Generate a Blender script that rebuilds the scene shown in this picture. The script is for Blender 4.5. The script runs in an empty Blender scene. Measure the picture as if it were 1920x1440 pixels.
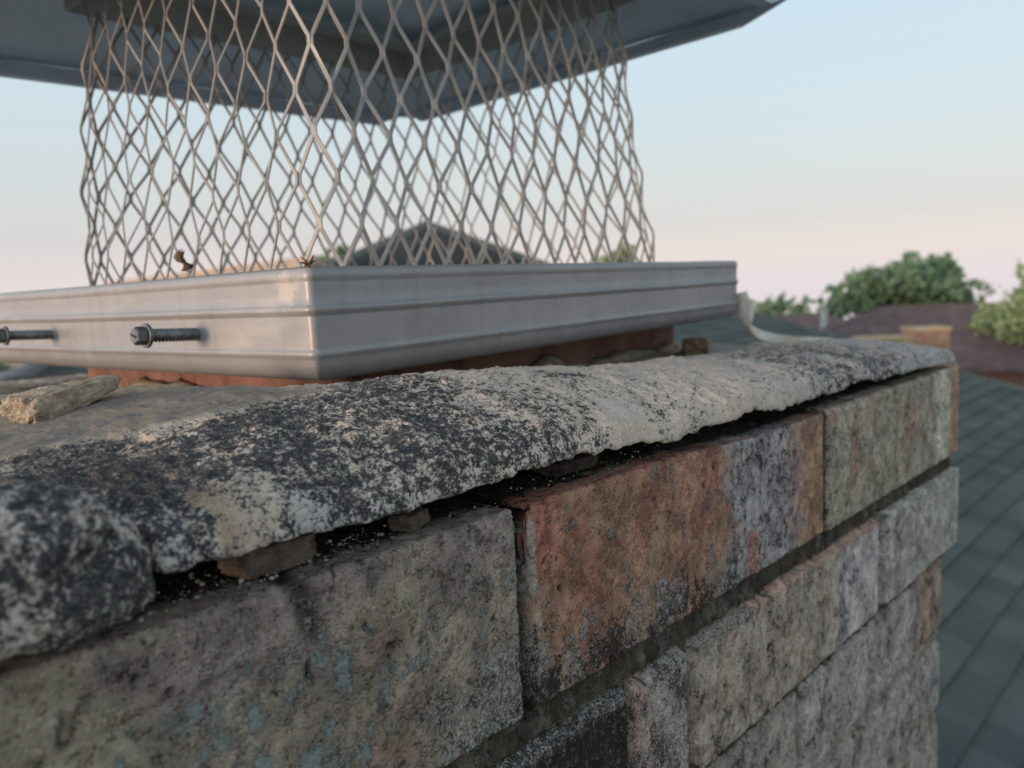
import bpy, bmesh, math, random
import numpy as np
from mathutils import Vector, Matrix, noise as mn
R = math.radians
sc = bpy.context.scene
COL = sc.collection
random.seed(7)
ZC = 5.6                                   # eye height above the ground

# ------------------------------------------------------------------ camera
cam = bpy.data.cameras.new('camera')
cam.lens = 27.0; cam.sensor_width = 36.0; cam.sensor_fit = 'HORIZONTAL'
cam.clip_start = 0.01; cam.clip_end = 2000
th = math.atan(173 / 1440); ro = math.atan(0.045)
F = Vector((0, math.cos(th), -math.sin(th))); X0 = Vector((1, 0, 0)); U0 = X0.cross(F)
XR = math.cos(ro) * X0 - math.sin(ro) * U0
UP = math.sin(ro) * X0 + math.cos(ro) * U0
co = bpy.data.objects.new('camera', cam); COL.objects.link(co)
co.matrix_world = Matrix(((XR.x, UP.x, -F.x, 0), (XR.y, UP.y, -F.y, 0), (XR.z, UP.z, -F.z, ZC), (0, 0, 0, 1)))
cam.dof.use_dof = True
cam.dof.focus_distance = 0.205
cam.dof.aperture_fstop = 17.0
cam.dof.aperture_blades = 0
sc.camera = co

# ------------------------------------------------------------------ dusk sky and sun
SUN_AZ = Vector((-0.76, -0.65, 0)).normalized()
SUN_EL = R(4)
w = bpy.data.worlds.new('World'); sc.world = w; w.use_nodes = True
nt = w.node_tree; nt.nodes.clear()
wo = nt.nodes.new('ShaderNodeOutputWorld')
sky = nt.nodes.new('ShaderNodeTexSky'); sky.sky_type = 'NISHITA'; sky.sun_disc = False
sky.sun_elevation = SUN_EL; sky.sun_rotation = math.atan2(SUN_AZ.x, SUN_AZ.y)
sky.air_density = 1.0; sky.dust_density = 1.2; sky.ozone_density = 1.5
b1 = nt.nodes.new('ShaderNodeBackground'); b1.inputs['Strength'].default_value = 0.05
nt.links.new(sky.outputs[0], b1.inputs['Color'])
# high thin veil: pale blue above, pink-cream belt low down (by direction only)
tc = nt.nodes.new('ShaderNodeTexCoord'); sp = nt.nodes.new('ShaderNodeSeparateXYZ')
nt.links.new(tc.outputs['Generated'], sp.inputs[0])
rp = nt.nodes.new('ShaderNodeValToRGB')
el = rp.color_ramp.elements
stops = [(0.0, (0.77, 0.70, 0.745)), (0.03, (0.73, 0.665, 0.685)), (0.075, (0.62, 0.595, 0.625)), (0.14, (0.61, 0.64, 0.655)),
         (0.22, (0.58, 0.675, 0.725)), (0.36, (0.56, 0.70, 0.82)), (0.6, (0.40, 0.50, 0.60)), (1.0, (0.42, 0.48, 0.55))]
el[0].position = 0; el[0].color = (*stops[0][1], 1); el[1].position = 1; el[1].color = (*stops[-1][1], 1)
for p_, c_ in stops[1:-1]:
    e_ = el.new(p_); e_.color = (*c_, 1)
nt.links.new(sp.outputs['Z'], rp.inputs[0])
b2 = nt.nodes.new('ShaderNodeBackground'); b2.inputs['Strength'].default_value = 1.0
nt.links.new(rp.outputs[0], b2.inputs['Color'])
# sky brightness added on the sunset side behind the camera to lift the foreground
dp = nt.nodes.new('ShaderNodeVectorMath'); dp.operation = 'DOT_PRODUCT'; dp.inputs[1].default_value = SUN_AZ
nt.links.new(tc.outputs['Generated'], dp.inputs[0])
mr = nt.nodes.new('ShaderNodeMapRange'); mr.interpolation_type = 'SMOOTHSTEP'
mr.inputs[1].default_value = -.05; mr.inputs[2].default_value = .95; mr.inputs[3].default_value = 1.0; mr.inputs[4].default_value = 2.0
nt.links.new(dp.outputs['Value'], mr.inputs[0]); nt.links.new(mr.outputs[0], b2.inputs['Strength'])
ad = nt.nodes.new('ShaderNodeAddShader')
nt.links.new(b1.outputs[0], ad.inputs[0]); nt.links.new(b2.outputs[0], ad.inputs[1])
nt.links.new(ad.outputs[0], wo.inputs['Surface'])
sl = bpy.data.lights.new('sun', 'SUN'); sl.energy = 3.4; sl.angle = R(12); sl.color = (1.0, 0.70, 0.51)
so = bpy.data.objects.new('sun', sl); COL.objects.link(so)
sd = Vector((SUN_AZ.x * math.cos(SUN_EL), SUN_AZ.y * math.cos(SUN_EL), math.sin(SUN_EL)))
so.rotation_euler = sd.to_track_quat('Z', 'Y').to_euler()
so.location = (0, 0, 30)
sc.view_settings.view_transform = 'Standard'; sc.view_settings.look = 'None'
sc.view_settings.exposure = 0.0; sc.view_settings.gamma = 1.0
sc.cycles.max_bounces = 6; sc.cycles.use_denoising = True

# ------------------------------------------------------------------ numpy noise
_rs = np.random.RandomState(3)
_perm = _rs.permutation(256); _perm = np.concatenate([_perm, _perm, _perm])
_g = _rs.normal(size=(256, 3)); _g /= np.linalg.norm(_g, axis=1)[:, None]
def pnoise(x, y, z):
    xi = np.floor(x).astype(int); yi = np.floor(y).astype(int); zi = np.floor(z).astype(int)
    xf, yf, zf = x - xi, y - yi, z - zi
    fd = lambda t: t * t * t * (t * (t * 6 - 15) + 10)
    uu, vv, ww = fd(xf), fd(yf), fd(zf)
    xi &= 255; yi &= 255; zi &= 255
    out = 0
    for dx in (0, 1):
        for dy in (0, 1):
            for dz in (0, 1):
                h = _perm[_perm[_perm[(xi + dx) & 255] + ((yi + dy) & 255)] + ((zi + dz) & 255)]
                g = _g[h]
                d = g[..., 0] * (xf - dx) + g[..., 1] * (yf - dy) + g[..., 2] * (zf - dz)
                out = out + d * (uu if dx else 1 - uu) * (vv if dy else 1 - vv) * (ww if dz else 1 - ww)
    return out * 1.6
def fbm(x, y, z, s, o=4, gain=0.5):
    a = 1.0; t = 0; n = 0
    for k in range(o):
        t = t + a * pnoise(x * s + 17.3 * k, y * s + 5.1 * k, z * s + 9.7 * k); n += a
        a *= gain; s *= 2.03
    return t / n
def sstep(a, b, x):
    t = np.clip((x - a) / (b - a), 0, 1); return t * t * (3 - 2 * t)
def lin(c):
    c = np.asarray(c, float) / 255.0
    return np.where(c <= 0.04045, c / 12.92, ((c + 0.055) / 1.055) ** 2.4)

# ------------------------------------------------------------------ object helpers
def tag(o, label=None, cat=None, group=None, kind=None):
    if label: o['label'] = label
    if cat: o['category'] = cat
    if group: o['group'] = group
    if kind: o['kind'] = kind
    return o
def empty(name, loc, rot=(0, 0, 0)):
    o = bpy.data.objects.new(name, None); o.location = loc; o.rotation_euler = rot
    o.empty_display_size = 0.05; COL.objects.link(o); return o
def link(name, me, mat=None, parent=None, smooth=False):
    o = bpy.data.objects.new(name, me); COL.objects.link(o)
    if mat is not None: me.materials.append(mat)
    if parent is not None: o.parent = parent
    if smooth:
        me.polygons.foreach_set('use_smooth', [True] * len(me.polygons))
    return o
def pydata(name, v, f):
    me = bpy.data.meshes.new(name); me.from_pydata([tuple(a) for a in v], [], f); me.update(); return me
def gridmesh(name, P, wrap_u=False, extra_faces=None):
    """P: (rows, cols, 3)"""
    nr, nc = P.shape[:2]
    me = bpy.data.meshes.new(name)
    me.vertices.add(nr * nc); me.vertices.foreach_set('co', P.reshape(-1).astype(np.float32))
    cc = nc if wrap_u else nc - 1
    i, j = np.meshgrid(np.arange(nr - 1), np.arange(cc), indexing='ij')
    j2 = (j + 1) % nc
    q = np.stack([i * nc + j, i * nc + j2, (i + 1) * nc + j2, (i + 1) * nc + j], -1).reshape(-1)
    n = len(q) // 4
    me.loops.add(len(q)); me.loops.foreach_set('vertex_index', q.astype(np.int32))
    me.polygons.add(n); me.polygons.foreach_set('loop_start', np.arange(n, dtype=np.int32) * 4)
    me.update(calc_edges=True); me.validate()
    return me
def vattr(me, name, arr):
    a = me.attributes.new(name, 'FLOAT_COLOR', 'POINT')
    c = np.ones((len(me.vertices), 4), np.float32); c[:, :3] = arr.reshape(-1, 3); a.data.foreach_set('color', c.reshape(-1))

class MB:
    def __init__(s): s.v = []; s.f = []
    def add(s, vs, fs):
        o = len(s.v); s.v += [tuple(a) for a in vs]; s.f += [tuple(o + k for k in f) for f in fs]
    def box(s, a, b, M=None):
        x0, y0, z0 = a; x1, y1, z1 = b
        vs = [Vector(p) for p in ((x0, y0, z0), (x1, y0, z0), (x1, y1, z0), (x0, y1, z0), (x0, y0, z1), (x1, y0, z1), (x1, y1, z1), (x0, y1, z1))]
        if M is not None: vs = [M @ p for p in vs]
        s.add(vs, [(0, 3, 2, 1), (4, 5, 6, 7), (0, 1, 5, 4), (1, 2, 6, 5), (2, 3, 7, 6), (3, 0, 4, 7)])
    def prism(s, poly, ax, a, b):
        """poly: list of 2D, extruded along axis ax from a to b"""
        n = len(poly)
        def mk(p, t):
            if ax == 'x': return (t, p[0], p[1])
            if ax == 'y': return (p[0], t, p[1])
            return (p[0], p[1], t)
        vs = [mk(p, a) for p in poly] + [mk(p, b) for p in poly]
        s.add(vs, [tuple(range(n))[::-1], tuple(range(n, 2 * n))] + [(i, (i + 1) % n, n + (i + 1) % n, n + i) for i in range(n)])
    def tube(s, pts, rad, n=10, cap=True):
        pts = [Vector(p) for p in pts]; rings = []
        for i, p in enumerate(pts):
            d = (pts[min(i + 1, len(pts) - 1)] - pts[max(i - 1, 0)]).normalized()
            a = d.orthogonal().normalized() if i == 0 else (rings[-1][1] - d * rings[-1][1].dot(d)).normalized()
            rings.append((p, a, d))
        vs = []
        for i, (p, a, d) in enumerate(rings):
            b = d.cross(a); r = rad[i] if hasattr(rad, '__len__') else rad
            for k in range(n):
                t = 2 * math.pi * k / n; vs.append(p + (a * math.cos(t) + b * math.sin(t)) * r)
        fs = [(i * n + k, i * n + (k + 1) % n, (i + 1) * n + (k + 1) % n, (i + 1) * n + k) for i in range(len(pts) - 1) for k in range(n)]
        if cap: fs += [tuple(range(n))[::-1], tuple((len(pts) - 1) * n + k for k in range(n))]
        s.add(vs, fs)
    def build(s, name, mat=None, parent=None, smooth=False, bevel=0):
        me = pydata(name, s.v, s.f)
        bm = bmesh.new(); bm.from_mesh(me); bmesh.ops.recalc_face_normals(bm, faces=bm.faces); bm.to_mesh(me); bm.free()
        o = link(name, me, mat, parent, smooth)
        if bevel:
            m = o.modifiers.new('bevel', 'BEVEL'); m.width = bevel; m.segments = 2; m.limit_method = 'ANGLE'
        return o

# ------------------------------------------------------------------ material helpers
class NT:
    def __init__(s, name):
        s.m = bpy.data.materials.new(name); s.m.use_nodes = True; s.t = s.m.node_tree; s.t.nodes.clear()
        s.out = s.n('ShaderNodeOutputMaterial'); s.b = s.n('ShaderNodeBsdfPrincipled')
        s.l(s.b.outputs[0], s.out.inputs['Surface'])
    def n(s, t): return s.t.nodes.new(t)
    def l(s, a, b): s.t.links.new(a, b)
    def put(s, v, sock):
        if isinstance(v, bpy.types.NodeSocket): s.l(v, sock)
        elif isinstance(v, (tuple, list)) and len(v) == 3 and sock.type == 'RGBA': sock.default_value = (*v, 1)
        else: sock.default_value = v
    def math(s, op, a, b=None, c=None, clamp=False):
        n = s.n('ShaderNodeMath'); n.operation = op; n.use_clamp = clamp
        for k, v in enumerate((a, b, c)):
            if v is not None: s.put(v, n.inputs[k])
        return n.outputs[0]
    def noise(s, vec, scale, detail=4, rough=0.55, dist=0.0, out='Fac'):
        n = s.n('ShaderNodeTexNoise'); n.inputs['Scale'].default_value = scale; n.inputs['Detail'].default_value = detail
        n.inputs['Roughness'].default_value = rough; n.inputs['Distortion'].default_value = dist
        if vec is not None: s.l(vec, n.inputs['Vector'])
        return n.outputs[out]
    def voro(s, vec, scale, feat='F1', out='Distance'):
        n = s.n('ShaderNodeTexVoronoi'); n.feature = feat; n.inputs['Scale'].default_value = scale
        s.l(vec, n.inputs['Vector']); return n.outputs[out]
    def vec(s, scale=(1, 1, 1), loc=(0, 0, 0), rot=(0, 0, 0)):
        t = s.n('ShaderNodeTexCoord'); m = s.n('ShaderNodeMapping')
        m.inputs['Scale'].default_value = scale; m.inputs['Location'].default_value = loc; m.inputs['Rotation'].default_value = rot
        s.l(t.outputs['Object'], m.inputs[0]); return m.outputs[0]
    def mix(s, f, a, b, mode='MIX'):
        n = s.n('ShaderNodeMix'); n.data_type = 'RGBA'; n.blend_type = mode
        s.put(f, n.inputs[0]); s.put(a, n.inputs[6]); s.put(b, n.inputs[7]); return n.outputs[2]
    def step(s, v, a, b):
        n = s.n('ShaderNodeMapRange'); n.interpolation_type = 'SMOOTHSTEP'
        s.put(v, n.inputs[0]); n.inputs[1].default_value = a; n.inputs[2].default_value = b; return n.outputs[0]
    def attr(s, name):
        a = s.n('ShaderNodeAttribute'); a.attribute_name = name; q = s.n('ShaderNodeSeparateColor'); s.l(a.outputs['Color'], q.inputs[0])
        return a.outputs['Color'], q.outputs
    def bump(s, h, strength, dist, prev=None):
        n = s.n('ShaderNodeBump'); n.inputs['Strength'].default_value = strength; n.inputs['Distance'].default_value = dist
        s.l(h, n.inputs['Height'])
        if prev is not None: s.l(prev, n.inputs['Normal'])
        return n.outputs[0]
    def fin(s, col=None, rough=None, metal=None, nrm=None, spec=None):
        for k, v in (('Base Color', col), ('Roughness', rough), ('Metallic', metal), ('Normal', nrm), ('Specular IOR Level', spec)):
            if v is not None: s.put(v, s.b.inputs[k])
        return s.m

def mat_crown():
    s = NT('weathered_crown_mortar'); v = s.vec()
    tint, _ = s.attr('tint'); _, D = s.attr('dens')
    fine = s.noise(v, 1150, 3, 0.65); mid = s.noise(v, 400, 4, 0.65); big = s.noise(v, 90, 4, 0.6)
    n = s.math('ADD', s.math('ADD', s.math('MULTIPLY', fine, .46), s.math('MULTIPLY', mid, .44)), s.math('MULTIPLY', big, .18))
    # lichen mask : n ~ .54 mean
    th_ = s.math('SUBTRACT', n, s.math('MULTIPLY', D[0], .24))
    blk = s.step(th_, .475, .365)
    gr = s.noise(v, 2600, 2, 0.6)
    base = s.mix(s.step(mid, .35, .65), tint, s.mix(1.0, tint, (1.12, 1.03, .93), 'MULTIPLY'))
    base = s.mix(s.math('MULTIPLY', s.step(gr, .52, .34), .55), base, s.mix(1.0, base, (.38, .36, .34), 'MULTIPLY'))
    blc = s.mix(s.step(s.math('ADD', s.math('MULTIPLY', gr, .6), s.math('MULTIPLY', mid, .4)), .44, .62), (.018, .020, .023), (.15, .15, .15))
    c = s.mix(s.math('MULTIPLY', blk, .96), base, blc)
    # fine grey granules over the black, white crust
    wh = s.step(s.math('ADD', n, s.math('MULTIPLY', D[1], .3)), .66, .74)
    c = s.mix(s.math('MULTIPLY', wh, .75), c, (.60, .57, .53))
    h = s.math('ADD', s.math('MULTIPLY', fine, .8), s.math('MULTIPLY', s.noise(v, 420, 5, .7), 1.2))
    sm = s.math('SUBTRACT', 1.0, D[2])
    hh = s.math('MULTIPLY', h, s.math('MAXIMUM', sm, .25))
    nb = s.bump(hh, .9, .0011)
    nb = s.bump(s.math('MULTIPLY', gr, s.math('MAXIMUM', sm, .2)), .7, .0004, nb)
    return s.fin(c, .93, 0, nb, .2)

def mat_brick():
    s = NT('weathered_brick'); v = s.vec(); vs = s.vec((1, 1, .80))
    tint, _ = s.attr('tint'); _, D = s.attr('dens')   # R black, G pale crust, B blue-green lichen
    fine = s.noise(v, 1300, 3, .65); mid = s.noise(vs, 300, 5, .65); big = s.noise(vs, 70, 5, .6)
    c = s.mix(s.step(big, .38, .62), s.mix(1.0, tint, (.74, .72, .72), 'MULTIPLY'), s.mix(1.0, tint, (1.22, 1.2, 1.16), 'MULTIPLY'))
    c = s.mix(s.math('MULTIPLY', s.step(mid, .55, .40), .5), c, s.mix(1.0, c, (.5, .47, .47), 'MULTIPLY'))
    c = s.mix(s.math('MULTIPLY', s.math('MULTIPLY', s.step(fine, .50, .38), s.step(mid, .62, .42)), .85), c, s.mix(1.0, c, (.33, .31, .30), 'MULTIPLY'))
    c = s.mix(s.math('MULTIPLY', s.step(s.noise(v, 1000, 3, .6, out='Fac'), .56, .68), .65), c, s.mix(1.0, c, (1.7, 1.6, 1.5), 'MULTIPLY'))
    n = s.math('ADD', s.math('ADD', s.math('MULTIPLY', fine, .34), s.math('MULTIPLY', mid, .42)), s.math('MULTIPLY', big, .34))
    blk = s.step(s.math('SUBTRACT', n, s.math('MULTIPLY', D[0], .30)), .43, .36)
    c = s.mix(s.math('MULTIPLY', blk, .9), c, (.022, .022, .02))
    n2 = s.math('ADD', s.math('ADD', s.math('MULTIPLY', s.noise(v, 1500, 2, .6), .40), s.math('MULTIPLY', s.noise(vs, 410, 5, .7), .44)), s.math('MULTIPLY', s.noise(vs, 60, 4, .6), .24))
    pale = s.step(s.math('ADD', n2, s.math('MULTIPLY', s.math('MINIMUM', D[1], .75), .26)), .62, .80)
    c = s.mix(s.math('MULTIPLY', pale, .82), c, s.mix(s.step(s.math('ADD', s.math('MULTIPLY', fine, .5), s.math('MULTIPLY', s.noise(v, 520, 4, .75), .5)), .42, .60), (.07, .07, .064), (.62, .60, .56)))
    vd = s.voro(s.vec((1, 1, .8)), 260); vc = s.noise(v, 900, 4, .8); vb = s.noise(v, 95, 3, .6)
    tl = s.math('ADD', s.math('MULTIPLY', vc, .95), s.math('SUBTRACT', s.math('MULTIPLY', vb, .75), s.math('MULTIPLY', vd, .50)))
    teal = s.step(s.math('ADD', tl, s.math('MULTIPLY', D[2], .36)), .85, .94)
    c = s.mix(s.math('MULTIPLY', teal, .72), c, s.mix(fine, (.14, .20, .20), (.42, .53, .51)))
    h = s.math('ADD', s.math('MULTIPLY', fine, .9), s.math('MULTIPLY', s.noise(v, 380, 6, .75), 1.4))
    h = s.math('ADD', h, s.math('MULTIPLY', s.math('MAXIMUM', pale, teal), .5))
    nb = s.bump(h, 1.0, .0014)
    return s.fin(c, .95, 0, nb, .2)

def mat_noise(name, a, b, scale, rough=.9, bump=.3, bd=.002, detail=6, lo=.35, hi=.65, metal=0):
    s = NT(name); v = s.vec(); n = s.noise(v, scale, detail, .65)
    c = s.mix(s.step(n, lo, hi), a, b); f = s.noise(v, scale * 6, 4, .65)
    c = s.mix(s.math('MULTIPLY', s.step(f, .5, .36), .45), c, s.mix(1.0, c, (.5, .5, .5), 'MULTIPLY'))
    return s.fin(c, rough, metal, s.bump(s.math('ADD', n, f), bump, bd), .25)

def mat_metal(name, base, rough, smudge=1.0, bumpd=.0004, metal=.92, rub=None):
    s = NT(name); v = s.vec((.25, .25, 1)); v2 = s.vec()
    a = s.noise(v, 60, 5, .6); b = s.noise(v2, 16, 4, .6); f = s.noise(v2, 700, 3, .7)
    c = s.mix(s.step(b, .3, .7), base, tuple(x * .86 for x in base))
    c = s.mix(s.math('MULTIPLY', s.step(a, .56, .72), .35 * smudge), c, (.42, .39, .35))
    c = s.mix(s.math('MULTIPLY', s.step(f, .66, .74), .6 * smudge), c, (.16, .13, .10))
    r = s.math('ADD', rough, s.math('MULTIPLY', s.math('SUBTRACT', a, .5), .40))
    sc_ = s.noise(s.vec((1, 1, 14)), 90, 4, .7)
    c = s.mix(s.math('MULTIPLY', s.step(sc_, .56, .70), .28 * smudge), c, s.mix(1.0, c, (1.5, 1.45, 1.4), 'MULTIPLY'))
    c = s.mix(s.math('MULTIPLY', s.step(s.noise(s.vec((1, 1, .15)), 120, 3, .6), .5, .72), .22 * smudge), c, s.mix(1.0, c, (.6, .6, .6), 'MULTIPLY'))
    if rub:   # a scuffed pale patch where the sheet has been rubbed
        d_ = s.n('ShaderNodeVectorMath'); d_.operation = 'DISTANCE'; s.l(v2, d_.inputs[0]); d_.inputs[1].default_value = rub
        q_ = s.math('ADD', s.math('MULTIPLY', d_.outputs['Value'], 60), s.math('MULTIPLY', s.noise(v2, 260, 5, .8), 1.3))
        c = s.mix(s.math('MULTIPLY', s.step(q_, 1.02, .86), .5), c, (.50, .44, .37))
    nb = s.bump(s.noise(v2, 22, 3, .5), .6, .0040)
    nb = s.bump(f, .25, bumpd * .25, nb)
    return s.fin(c, r, metal, nb)

M = {}
M['crown'] = mat_crown(); M['brick'] = mat_brick()
M['steel'] = mat_metal('stainless_band', (.285, .28, .28), .47, 1.1, metal=.33, rub=(0, .012, -.006))
M['hood'] = mat_metal('dull_hood_steel', (.64, .74, .84), .5, .8, metal=.0)
M['frame'] = mat_metal('soiled_frame_steel', (.44, .44, .44), .55, 1.2, metal=.1)
M['wire'] = mat_metal('mesh_steel', (.31, .295, .275), .5, .6, metal=.18)
M['screw'] = mat_noise('zinc_screw', (.12, .13, .135), (.22, .235, .235), 300, .45, .3, .0003, metal=.85)
M['flue'] = mat_noise('terracotta', (.14, .075, .06), (.23, .13, .105), 45, .9, .5, .002)
M['tan'] = mat_noise('tan_mortar', (.30, .235, .17), (.50, .42, .32), 220, .95, .8, .0012)
M['grey'] = mat_noise('grey_mortar_rubble', (.30, .26, .20), (.50, .47, .42), 300, .95, .8, .001)
M['brown'] = mat_noise('brown_rubble', (.08, .05, .03), (.20, .14, .085), 200, .95, .8, .001)
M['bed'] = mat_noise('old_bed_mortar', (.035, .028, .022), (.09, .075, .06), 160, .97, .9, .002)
M['bedt'] = mat_noise('shaded_bed_mortar', (.11, .085, .065), (.22, .18, .14), 260, .95, .9, .0014)  # darker mortar copy, shade of the gap put into its colour
M['crumb'] = mat_noise('pale_crumbs', (.20, .20, .19), (.42, .41, .39), 500, .95, .5, .0005)
M['seal'] = mat_noise('dried_sealant', (.45, .40, .30), (.66, .63, .56), 60, .6, .3, .001)
M['dark'] = mat_noise('recess_shade', (.02, .018, .016), (.05, .045, .04), 60, .95, .4, .002)  # near-black painting recess shade: screw slots and the opening under the fascia

# ================================================================== CHIMNEY
CH = empty('chimney', (.0024, .1912, ZC - .0542), (0, 0, R(45.475)))
tag(CH, 'weathered brick chimney with lichen-covered mortar crown and terracotta flue', 'chimney')
TX0, TX1, PY1 = -.20, .388, .57     # extents along the wall / inward

# --- brickwork: one displaced sheet wrapped round the stack
rc = .0022
def around(s):
    """perimeter parameter -> point, normal; s runs along the front from TX0 to TX1, then right side, back, left"""
    L = [TX1 - TX0 - 2 * rc, PY1 - 2 * rc, TX1 - TX0 - 2 * rc, PY1 - 2 * rc]; q = math.pi / 2 * rc
    P = np.zeros((len(s), 2)); Nn = np.zeros((len(s), 2)); s = s - (TX0 + rc)
    cs = [(TX1 - rc, rc), (TX1 - rc, PY1 - rc), (TX0 + rc, PY1 - rc), (TX0 + rc, rc)]
    st = [(TX0 + rc, 0), (TX1, rc), (TX1 - rc, PY1), (TX0, PY1 - rc)]
    dr = [(1, 0), (0, 1), (-1, 0), (0, -1)]; nn = [(0, -1), (1, 0), (0, 1), (-1, 0)]
    a = 0
    for k in range(4):
        m = (s >= a) & (s <= a + L[k]) if k else (s <= a + L[0])
        P[m] = np.array(st[k]) + np.outer(s[m] - a, dr[k]); Nn[m] = nn[k]; a += L[k]
        m = (s > a) & (s < a + q)
        t = (s[m] - a) / rc + (-math.pi / 2 + k * math.pi / 2)
        d = np.stack([np.cos(t), np.sin(t)], 1); P[m] = np.array(cs[k]) + d * rc; Nn[m] = d; a += q
    return P, Nn, a
TOT = around(np.array([0.0]))[2]
def steps(a, b, d0, d1):
    o = [a]
    while o[-1] < b:
        k = (o[-1] - a) / (b - a); o.append(o[-1] + d0 + (d1 - d0) * k)
    return o[:-1]
S = np.array(steps(TX0 + rc, -.135, .004, .001) + steps(-.135, .385, .00062, .0010) + steps(.385, .40, .0008, .0012) + steps(.40, .52, .0015, .004)
             + steps(.52, TX0 + rc + TOT - .003, .005, .005))
# vertical parameter: w<0 down the wall, arc, then inward over the top
W = list(-np.array(steps(rc, .125, .00062, .0008) + steps(.125, .31, .0010, .0016) + steps(.31, .5, .004, .01) + steps(.5, 2.1, .02, .02)))[::-1]
arc = [rc * math.pi / 2 * k / 6 for k in range(1, 7)]; arcl = rc * math.pi / 2
INW = steps(0.0, .03, .0006, .0012) + [.034, .04]
W = np.array(W + [a for a in arc] + [arcl + i + .0006 for i in INW])
nW, nS = len(W), len(S)
PP, NN, _ = around(S)
Sg, Wg = np.meshgrid(S, W)
zz = np.where(Wg < 0, Wg, np.where(Wg < arcl, -rc + rc * np.sin(np.clip(Wg, 0, arcl) / rc), 0.0))
inw = np.where(Wg < 0, 0, np.where(Wg < arcl, rc * (1 - np.cos(np.clip(Wg, 0, arcl) / rc)), rc + Wg - arcl))
phi = np.clip(Wg, 0, arcl) / rc
X = PP[None, :, 0] - NN[None, :, 0] * np.minimum(inw, rc); Y = PP[None, :, 1] - NN[None, :, 1] * np.minimum(inw, rc)
X = np.clip(X, TX0 + inw, TX1 - inw); Y = np.clip(Y, inw, PY1 - inw)
NX = NN[None, :, 0] * np.cos(phi); NY = NN[None, :, 1] * np.cos(phi); NZ = np.sin(phi)
zl = zz                                           # height used for the courses
# courses: (top, bottom, joints [(s, half width, depth)], proud)
front = [
 (.02, -.0572, [(-.0012, .0020, .016), (.1888, .0014, .0012)], .0),
 (-.0665, -.1150, [(-.115, .003, .004), (.0410, .0012, .0030), (.0758, .0028, .0045), (.2575, .0055, .0105)], .0010),
 (-.1240, -.1690, [(-.02, .003, .004), (.1745, .0035, .0055), (.3320, .003, .003)], -.0045),
 (-.1780, -.2230, [(.06, .004, .004), (.2430, .003, .002), (.3440, .003, .002)], -.005),
 (-.2320, -.2780, [(-.03, .004, .004), (.165, .003, .003), (.318, .003, .003)], -.0045)]
for k in range(24):
    zt = -.287 - k * .0665
    front.append((zt, zt - .0575, [(-.15 + (.1 if k % 2 else 0) + .2 * j, .004, .004) for j in range(3)], -.005))
wn = fbm(X, Y, zl, 60, 3) ; wn2 = fbm(X + 3, Y, zl, 260, 3)
ws = Sg + wn * .0007 + wn2 * .0006; wz = zl + fbm(X, Y + 4, zl, 55, 3) * .0010 + wn2 * .0007
ws = np.where(Sg > .375, Sg, ws)
dist = np.full(X.shape, -1.0); bid = np.zeros(X.shape, int); jd = np.full(X.shape, .005); lu = np.zeros(X.shape); proud = np.zeros(X.shape); lz = np.zeros(X.shape)
for ci, (zt, zb, js, pr) in enumerate(front):
    m = (wz <= zt + .0048) & (wz > zb - .0048)
    J = sorted(js); off = -.05 if ci % 2 else .05
    J = [(j, h, d) for (j, h, d) in J] + [(TX1 + a, .004, .004) for a in np.arange(.095 + (.1 if ci % 2 else 0), TOT, .2)]
    jp = np.array([j[0] for j in J]); hw = np.array([j[1] for j in J]); dp = np.array([j[2] for j in J])
    dx = np.abs(ws[m][:, None] - jp[None]) - hw[None]; k = dx.argmin(1); dxm = dx[np.arange(len(k)), k]
    top_d = zt - wz[m]; dz = np.minimum(top_d, wz[m] - zb)
    b = np.searchsorted(jp, ws[m]) + 40 * ci
    d = np.minimum(dxm, dz)
    old = dist[m]; better = d > old
    idx = np.where(m); ii = (idx[0][better], idx[1][better])
    dist[ii] = d[better]; bid[ii] = b[better]; proud[ii] = pr; jd[ii] = np.where(dxm[better] < dz[better], dp[k[better]], .0034)
    lu[ii] = dxm[better]; lz[ii] = dz[better]
rsb = np.random.RandomState(11); rb = rsb.rand(2000, 6)
inside = sstep(-.0004, .0012, dist)
edge_r = np.sqrt(np.clip(1 - (1 - np.clip(dist / .0017, 0, 1)) ** 2, 0, 1))
n1 = fbm(X, Y, zl, 28, 4); n2 = fbm(X + 9, Y, zl * .6, 150, 4); n3 = fbm(X, Y + 7, zl * .7, 600, 3)
tex = n1 * .00035 + n2 * .00045 + n3 * .00050
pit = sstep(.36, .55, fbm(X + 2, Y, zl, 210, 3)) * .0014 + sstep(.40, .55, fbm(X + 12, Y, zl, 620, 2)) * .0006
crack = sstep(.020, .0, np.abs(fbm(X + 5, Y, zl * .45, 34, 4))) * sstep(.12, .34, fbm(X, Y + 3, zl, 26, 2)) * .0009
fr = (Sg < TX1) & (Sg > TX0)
chip = sstep(.0045, .0, np.abs(ws + .063 + .25 * (zl + .01))) * sstep(-.020, -.008, zl) * fr * (ws < -.05) * .0013
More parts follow.
